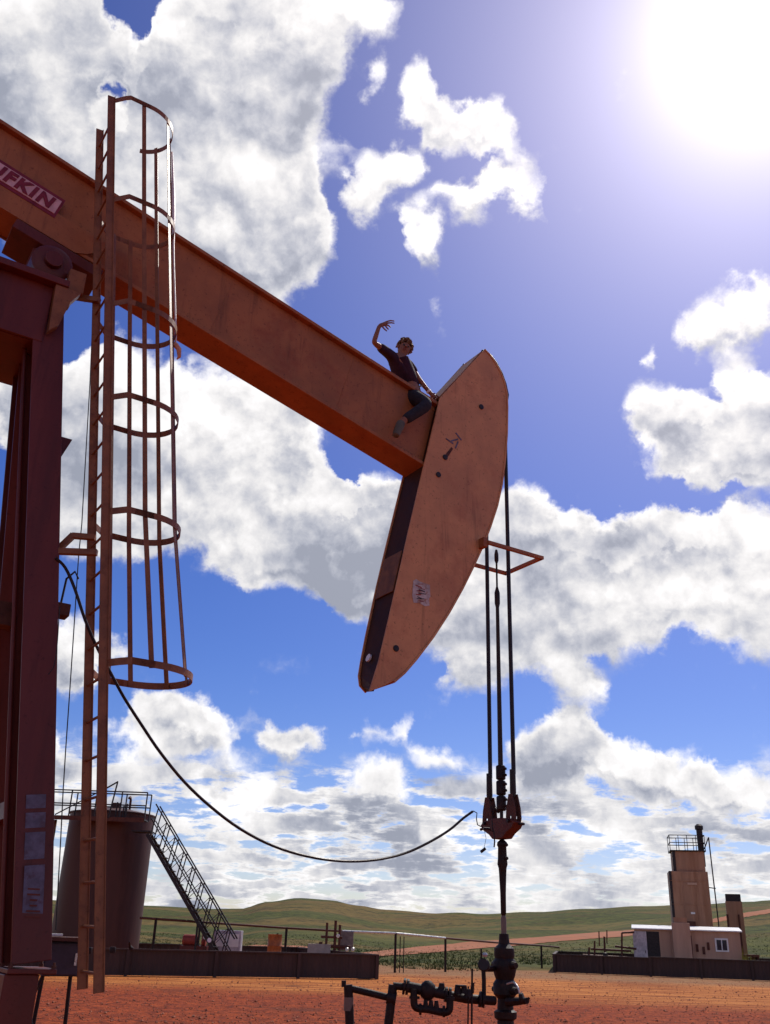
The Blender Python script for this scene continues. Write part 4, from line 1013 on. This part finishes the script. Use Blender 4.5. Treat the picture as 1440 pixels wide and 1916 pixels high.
# ------------------------------------------------------------------ shed
sh = empty('metal_shed', (16.0, 52.0, 0), math.radians(-15)); tag(sh, 'low tan metal shed with white roof, open door and little window', 'shed')
sw, sd, shh = 5.0, 3.0, 2.02
wl = MB().box((0, 0, shh/2), (sw, sd, shh)).build('wall', SIDING, sh)
n = 13
for i in range(n):
    x = -sw/2 + .10 + i*(sw-.2)/(n-1)
    if -2.45 < x < -1.25 or 1.25 < x < 2.0: continue
    MB().box((x, -sd/2-.008, shh/2), (.03, .018, shh-.04)).build('wall_seam', SIDING, wl)
rf = MB().prism([(-sw/2-.12, -sd/2-.15, shh), (-sw/2-.12, 0, shh+.17), (-sw/2-.12, sd/2+.15, shh), (-sw/2-.12, sd/2+.15, shh+.05), (-sw/2-.12, 0, shh+.22), (-sw/2-.12, -sd/2-.15, shh+.05)], (sw+.24, 0, 0)).build('roof', WHITE, sh)
for sx in (-1, 1): MB().prism([(sx*(sw/2-.03), -sd/2, shh), (sx*(sw/2-.03), 0, shh+.15), (sx*(sw/2-.03), sd/2, shh)], (sx*.03, 0, 0)).build('gable', SIDING, sh)
MB().box((-1.62, -sd/2-.012, 1.0), (.62, .03, 1.86)).build('doorway', BLACK, sh)
d_ = MB().box((-2.25, -sd/2-.05, 1.0), (.66, .04, 1.84)).build('door', mat('door_white', (.50, .44, .44), .5), sh, bevel=.004); MB().box((-2.02, -sd/2-.085, 1.0), (.03, .04, .12)).build('handle', BLACK, d_)
wn = MB().box((1.62, -sd/2-.02, 1.42), (.62, .05, .60)).build('window_frame', WHITE, sh)
for sx in (-.13, .13): MB().box((1.62+sx, -sd/2-.048, 1.42), (.21, .01, .46)).build('pane', GLASS, wn)
MB().box((-.25, -sd/2-.35, 1.18), (.85, .6, 2.36)).build('duct_housing', SIDING, sh, bevel=.02)
MB().box((-.25, -sd/2-.35, 2.48), (.62, .4, .24)).build('duct_cap', TREAT, sh)
for (x, z) in ((.45, 1.25), (.75, 1.15), (.98, 1.35)): MB().box((x, -sd/2-.03, z), (.12, .05, .34)).build('wall_box', RUST, sh)
MB().tube([(.2, -sd/2-.05, .1), (.2, -sd/2-.05, 1.8)], .03, 6).build('wall_pipe', RUST, sh)

bs = empty('square_stack', at(1378, 1745, 62).to_2d().to_3d(), math.radians(-18)); tag(bs, 'short square tan stack with dark cap right of the shed', 'stack')
zt_ = at(1378, 1672, 62).z
MB().box((0, 0, (zt_-.45)/2), (.95, .9, zt_-.45)).build('stack_body', TREAT, bs, bevel=.02)
MB().box((0, 0, zt_-.24), (.88, .84, .42)).build('dark_cap', BLACK, bs, bevel=.02)
MB().box((.2, -.47, 1.9), (.1, .06, 2.4)).build('side_rail', RUST, bs)
MB().box((-.45, -.47, 2.3), (.12, .06, 1.6)).build('side_rail', RUST, bs)

sk = empty('separator_skid', at(1140, 1800, 51).to_2d().to_3d()); tag(sk, 'tangle of dark pipes and valves left of the white shed door', 'piping')
def SK(x, y, Y=51): return at(x, y, Y) - sk.location
for (xa, ya, xb, yb, r) in ((1090,1788,1190,1794,.09),(1105,1775,1180,1779,.05),(1130,1752,1132,1800,.05),(1112,1760,1112,1796,.045),(1102,1772,1100,1810,.05),(1163,1745,1163,1790,.045),(1163,1745,1186,1744,.045),(1150,1770,1190,1775,.05),(1135,1800,1185,1802,.08),(1120,1742,1121,1770,.03),(1135,1740,1135,1765,.03)):
    MB().tube([SK(xa, ya), SK(xb, yb)], r, 8).build('pipe', RUST, sk, smooth=True)
for (x, y) in ((1105,1795),(1118,1798),(1132,1788),(1160,1795),(1176,1801)):
    MB().lathe([(.10, -.1), (.16, -.04), (.16, .04), (.10, .1)], SK(x, y, 50.8), 12, (1, 0, 0)).build('valve', DARKRUST, sk, smooth=True)
MB().box(SK(1120, 1806, 51.2), (2.2, .5, .5)).build('skid_frame', RUST, sk)

# weeds by the shed corner
rnd = random.Random(11); V = []; Fc = []
wp = at(1392, 1795, 50)
for i in range(260):
    a = rnd.random()*6.28; r = rnd.random()**.5*.42; k = len(V); x, y = wp.x + r*math.cos(a), wp.y + r*math.sin(a); h = rnd.uniform(.5, 1.65)*(1-r*.8); w = rnd.uniform(.015, .04); lean = rnd.uniform(-.15, .15)
    V += [(x-w, y, 0), (x+w, y, 0), (x+w*.6+lean*.6, y, h*.6), (x+lean, y+rnd.uniform(-.1, .1), h)]; Fc += [(k, k+1, k+2), (k, k+2, k+3)]
me = bpy.data.meshes.new('weed_clump'); me.from_pydata(V, [], Fc); me.materials.append(YELLOW)
o = bpy.data.objects.new('weed_clump', me); C.objects.link(o); tag(o, 'yellow green clump of tall weeds by the right corner of the shed', 'weeds')
pl_ = empty('wooden_pallet', at(1398, 1797, 50.4).to_2d().to_3d()); tag(pl_, 'small dark reddish pallet stack right of the weeds', 'pallet')
for z in (.12, .42, .72, .98):
    for i in range(5): MB().box((-.36+i*.18, 0, z+.05), (.13, .9, .025)).build('board', RUST, pl_)
    for y in (-.4, 0, .4): MB().box((0, y, z), (.9, .08, .08)).build('block', RUST, pl_)
    for x in (-.4, .4): MB().box((x, 0, z-.09), (.08, .8, .10)).build('bearer', RUST, pl_)

# ------------------------------------------------------------------ person on the beam
def on_plane(x, y, t):
    """point on the vertical plane t metres in front of the middle of the walking beam"""
    d = ray(x, y); p0 = PO + NV*t; return CP + d*((p0 - CP).dot(NV)/d.dot(NV))
SKIN = mat('skin', (.27, .105, .055), .55, 0, .08, 12, .05, 40)
SHIRT = mat('dark_purple_cotton', (.040, .014, .028), .9, 0, .25, 14, .25, 70)
JEANS = mat('dark_blue_denim', (.028, .024, .030), .9, 0, .3, 16, .25, 90)
SHOE = mat('grey_shoe', (.12, .10, .07), .7)
HAIR = mat('brown_curly_hair', (.16, .085, .045), .8, 0, .4, 30, .3, 90, (.42, .30, .18), .6, 25)
me_root = empty('person', on_plane(765, 745, 0)); tag(me_root, 'person in dark t-shirt and jeans straddling the beam, one arm raised', 'person')
def skinned(name, nodes, edges, m, root, sub=2, first=0):
    names = list(nodes); me = bpy.data.meshes.new(name)
    me.from_pydata([nodes[k][0] for k in names], [(names.index(a), names.index(b)) for a, b in edges], [])
    o = bpy.data.objects.new('tmp', me); C.objects.link(o)
    md = o.modifiers.new('skin', 'SKIN'); md.use_smooth_shade = True
    sv = me.skin_vertices[0].data if me.skin_vertices else None
    if sv is None:
        bpy.context.view_layer.objects.active = o; sv = me.skin_vertices[0].data
    for i, k in enumerate(names):
        rr = nodes[k][1]; sv[i].radius = rr if isinstance(rr, tuple) else (rr, rr); sv[i].use_root = (i == first)
    sb_ = o.modifiers.new('sub', 'SUBSURF'); sb_.levels = sub; sb_.render_levels = sub
    bpy.context.view_layer.update()
    res = bpy.data.meshes.new_from_object(o.evaluated_get(bpy.context.evaluated_depsgraph_get()))
    bpy.data.objects.remove(o); res.name = name
    res.transform(Matrix.Translation(-root.location)); res.materials.clear(); res.materials.append(m)
    for p in res.polygons: p.use_smooth = True
    q = bpy.data.objects.new(name, res); C.objects.link(q); q.parent = root; return q
OP = on_plane
pel = OP(771, 735, 0)
J = dict(
 pelvis=pel, belly=OP(764,718,.02), chest=OP(752,694,.05), upper=OP(746,677,.06), neck=OP(749,667,.06), skull=OP(757,653,.07), crown=OP(759,645,.06),
 shR=OP(727,662,.12), elR=OP(699,641,.24), wrR=OP(709,611,.26), hdR=OP(717,605,.27),
 shL=OP(765,683,.02), elL=OP(784,711,.10), wrL=OP(803,734,.14), hdL=OP(811,741,.15),
 hipR=OP(773,742,.13), knR=OP(801,757,.40), anR=OP(752,789,.37), ftR=OP(745,799,.38), toR=OP(741,812,.40),
)
def mir(P):
    """the same point on the far side of the beam"""
    v = P - PO; t = v.dot(NV); return P - NV*2*t
J['hipL'] = mir(J['hipR']); J['knL'] = mir(J['knR']); J['anL'] = mir(J['anR']) + Vector((0, 0, .22)) - NV*.06; J['ftL'] = mir(J['ftR']) + Vector((0, 0, .30)); J['toL'] = mir(J['toR']) + Vector((0, 0, .34)) - BV*.05
rad = dict(pelvis=(.135,.12), belly=(.125,.10), chest=(.14,.11), upper=(.10,.085), neck=.052, skull=.088, crown=.075, shR=.052, elR=.036, wrR=.026, hdR=(.038,.024),
 shL=.052, elL=.036, wrL=.026, hdL=(.038,.024), hipR=.098, knR=.066, anR=.046, ftR=.042, toR=.034, hipL=.098, knL=.066, anL=.046, ftL=.042, toL=.034)
nodes = {k: (J[k], rad[k]) for k in J}
edges = [('pelvis','belly'),('belly','chest'),('chest','upper'),('upper','neck'),('neck','skull'),('skull','crown'),('upper','shR'),('shR','elR'),('elR','wrR'),('wrR','hdR'),('upper','shL'),('shL','elL'),('elL','wrL'),('wrL','hdL'),
 ('pelvis','hipR'),('hipR','knR'),('knR','anR'),('anR','ftR'),('ftR','toR'),('pelvis','hipL'),('hipL','knL'),('knL','anL'),('anL','ftL'),('ftL','toL')]
FG = {'R': [((723,602),(730,600),(738,601)), ((724,605),(731,604),(738,605)), ((723,608),(728,610),(731,613)), ((721,610),(724,614),(727,617)), ((714,610),(719,616),(724,620))],
      'L': [((814,740),(818,741),(821,744)), ((813,743),(817,745),(819,748)), ((811,745),(814,748),(816,751)), ((808,746),(811,749),(812,753)), ((806,740),(810,737),(814,736))]}
for sd, tt in (('R', .28), ('L', .16)):
    for i, ch in enumerate(FG[sd]):
        prev = 'hd'+sd
        for j, (x, y) in enumerate(ch):
            k = f'f{sd}{i}{j}'; nodes[k] = (OP(x, y, tt + (i-2)*.006), (.0115, .010, .008)[j]); edges.append((prev, k)); prev = k
body = skinned('body', nodes, edges, SKIN, me_root)
def sub(keys, grow, ed): return {k: (J[k], tuple(q + grow for q in (rad[k] if isinstance(rad[k], tuple) else (rad[k], rad[k])))) for k in keys}
sN = sub(('pelvis','belly','chest','upper','shR','shL'), .018, 0)
sN['neckc'] = (J['upper'].lerp(J['neck'], .45), (.075, .07)); sN['slR'] = (J['shR'].lerp(J['elR'], .70), (.060, .060)); sN['slL'] = (J['shL'].lerp(J['elL'], .62), (.060, .060))
sN['hem'] = (J['pelvis'].lerp(J['belly'], .05), (.158, .142)); del sN['pelvis']
skinned('t_shirt', sN, [('hem','belly'),('belly','chest'),('chest','upper'),('upper','neckc'),('upper','shR'),('shR','slR'),('upper','shL'),('shL','slL')], SHIRT, me_root, first=list(sN).index('chest'))
jN = sub(('pelvis','hipR','knR','hipL','knL'), .016, 0)
for k in 'RL': jN['cf'+k] = (J['kn'+k].lerp(J['an'+k], .95), (.066, .066))
jN['waist'] = (J['pelvis'].lerp(J['belly'], .3), (.142, .127))
skinned('jeans', jN, [('waist','pelvis'),('pelvis','hipR'),('hipR','knR'),('knR','cfR'),('pelvis','hipL'),('hipL','knL'),('knL','cfL')], JEANS, me_root, first=0)
def loc(P): return P - me_root.location
ax = (J['belly'] - J['pelvis']).normalized()
MB().lathe([(.150, -.010), (.162, -.009), (.162, .009), (.150, .010)], loc(J['pelvis'].lerp(J['belly'], .30)), 24, ax).build('belt', mat('pale_belt', (.16, .13, .09), .6), me_root, smooth=True)
for k in 'RL':
    a, b = loc(J['an'+k].lerp(J['ft'+k], .3)), loc(J['to'+k]); d = (b-a)
    MB().tube([a, a+d*.3, a+d*.75, b+d*.12, b+d*.2], [.052, .056, .050, .042, .02], 12).build('shoe', SHOE, me_root, smooth=True)
# wristband of the resting hand
MB().tube([loc(J['wrL'] + (J['wrL']-J['elL'])*.0), loc(J['wrL'].lerp(J['elL'], .12))], .034, 12).build('wristband', WHITE, me_root, smooth=True)
# hair: curly locks round the back and top of the head
rnd = random.Random(4); hb = MB(); hc = loc(J['skull'].lerp(J['crown'], .6)); view = (CP - J['skull']).normalized()
upv = (J['crown'] - J['neck']).normalized(); 
for i in range(240):
    v = Vector((rnd.gauss(0, 1), rnd.gauss(0, 1), rnd.gauss(0, 1))).normalized()
    if v.dot(view) > .25 and v.dot(upv) < .45: continue
    if v.dot(upv) < -.75: continue
    c = hc + v*rnd.uniform(.074, .092); q = Vector((rnd.gauss(0, 1), rnd.gauss(0, 1), rnd.gauss(0, 1)))*.012
    hb.tube([c - q*1.6 - v*.008, c - q*.6 + v*.008, c + q*.6 + v*.008, c + q*1.6 - v*.008], [.008, .016, .016, .008], 6)
hb.build('hair', HAIR, me_root, smooth=True)
rt = view.cross(upv).normalized(); fw = (view - upv*view.dot(upv)*.6).normalized(); fc_ = loc(J['skull'])
for sx in (-1, 1):
    MB().lathe([(.004, -.006), (.012, 0), (.004, .006)], fc_ + fw*.085 + rt*sx*.032 + upv*.018, 10, fw).build('eye', BLACK, me_root, smooth=True)
    MB().tube([fc_ + rt*sx*.084 + upv*.025, fc_ + rt*sx*.094, fc_ + rt*sx*.086 - upv*.03], [.010, .016, .009], 8).build('ear', SKIN, me_root, smooth=True)
MB().tube([fc_ + fw*.083 + upv*.022, fc_ + fw*.108 - upv*.012, fc_ + fw*.086 - upv*.018], [.008, .015, .010], 8).build('nose', SKIN, me_root, smooth=True)
MB().tube([fc_ + fw*.085 - upv*.045 - rt*.024, fc_ + fw*.092 - upv*.046, fc_ + fw*.085 - upv*.045 + rt*.024], .0065, 6).build('mouth', mat('lips', (.25, .07, .06), .5), me_root, smooth=True)
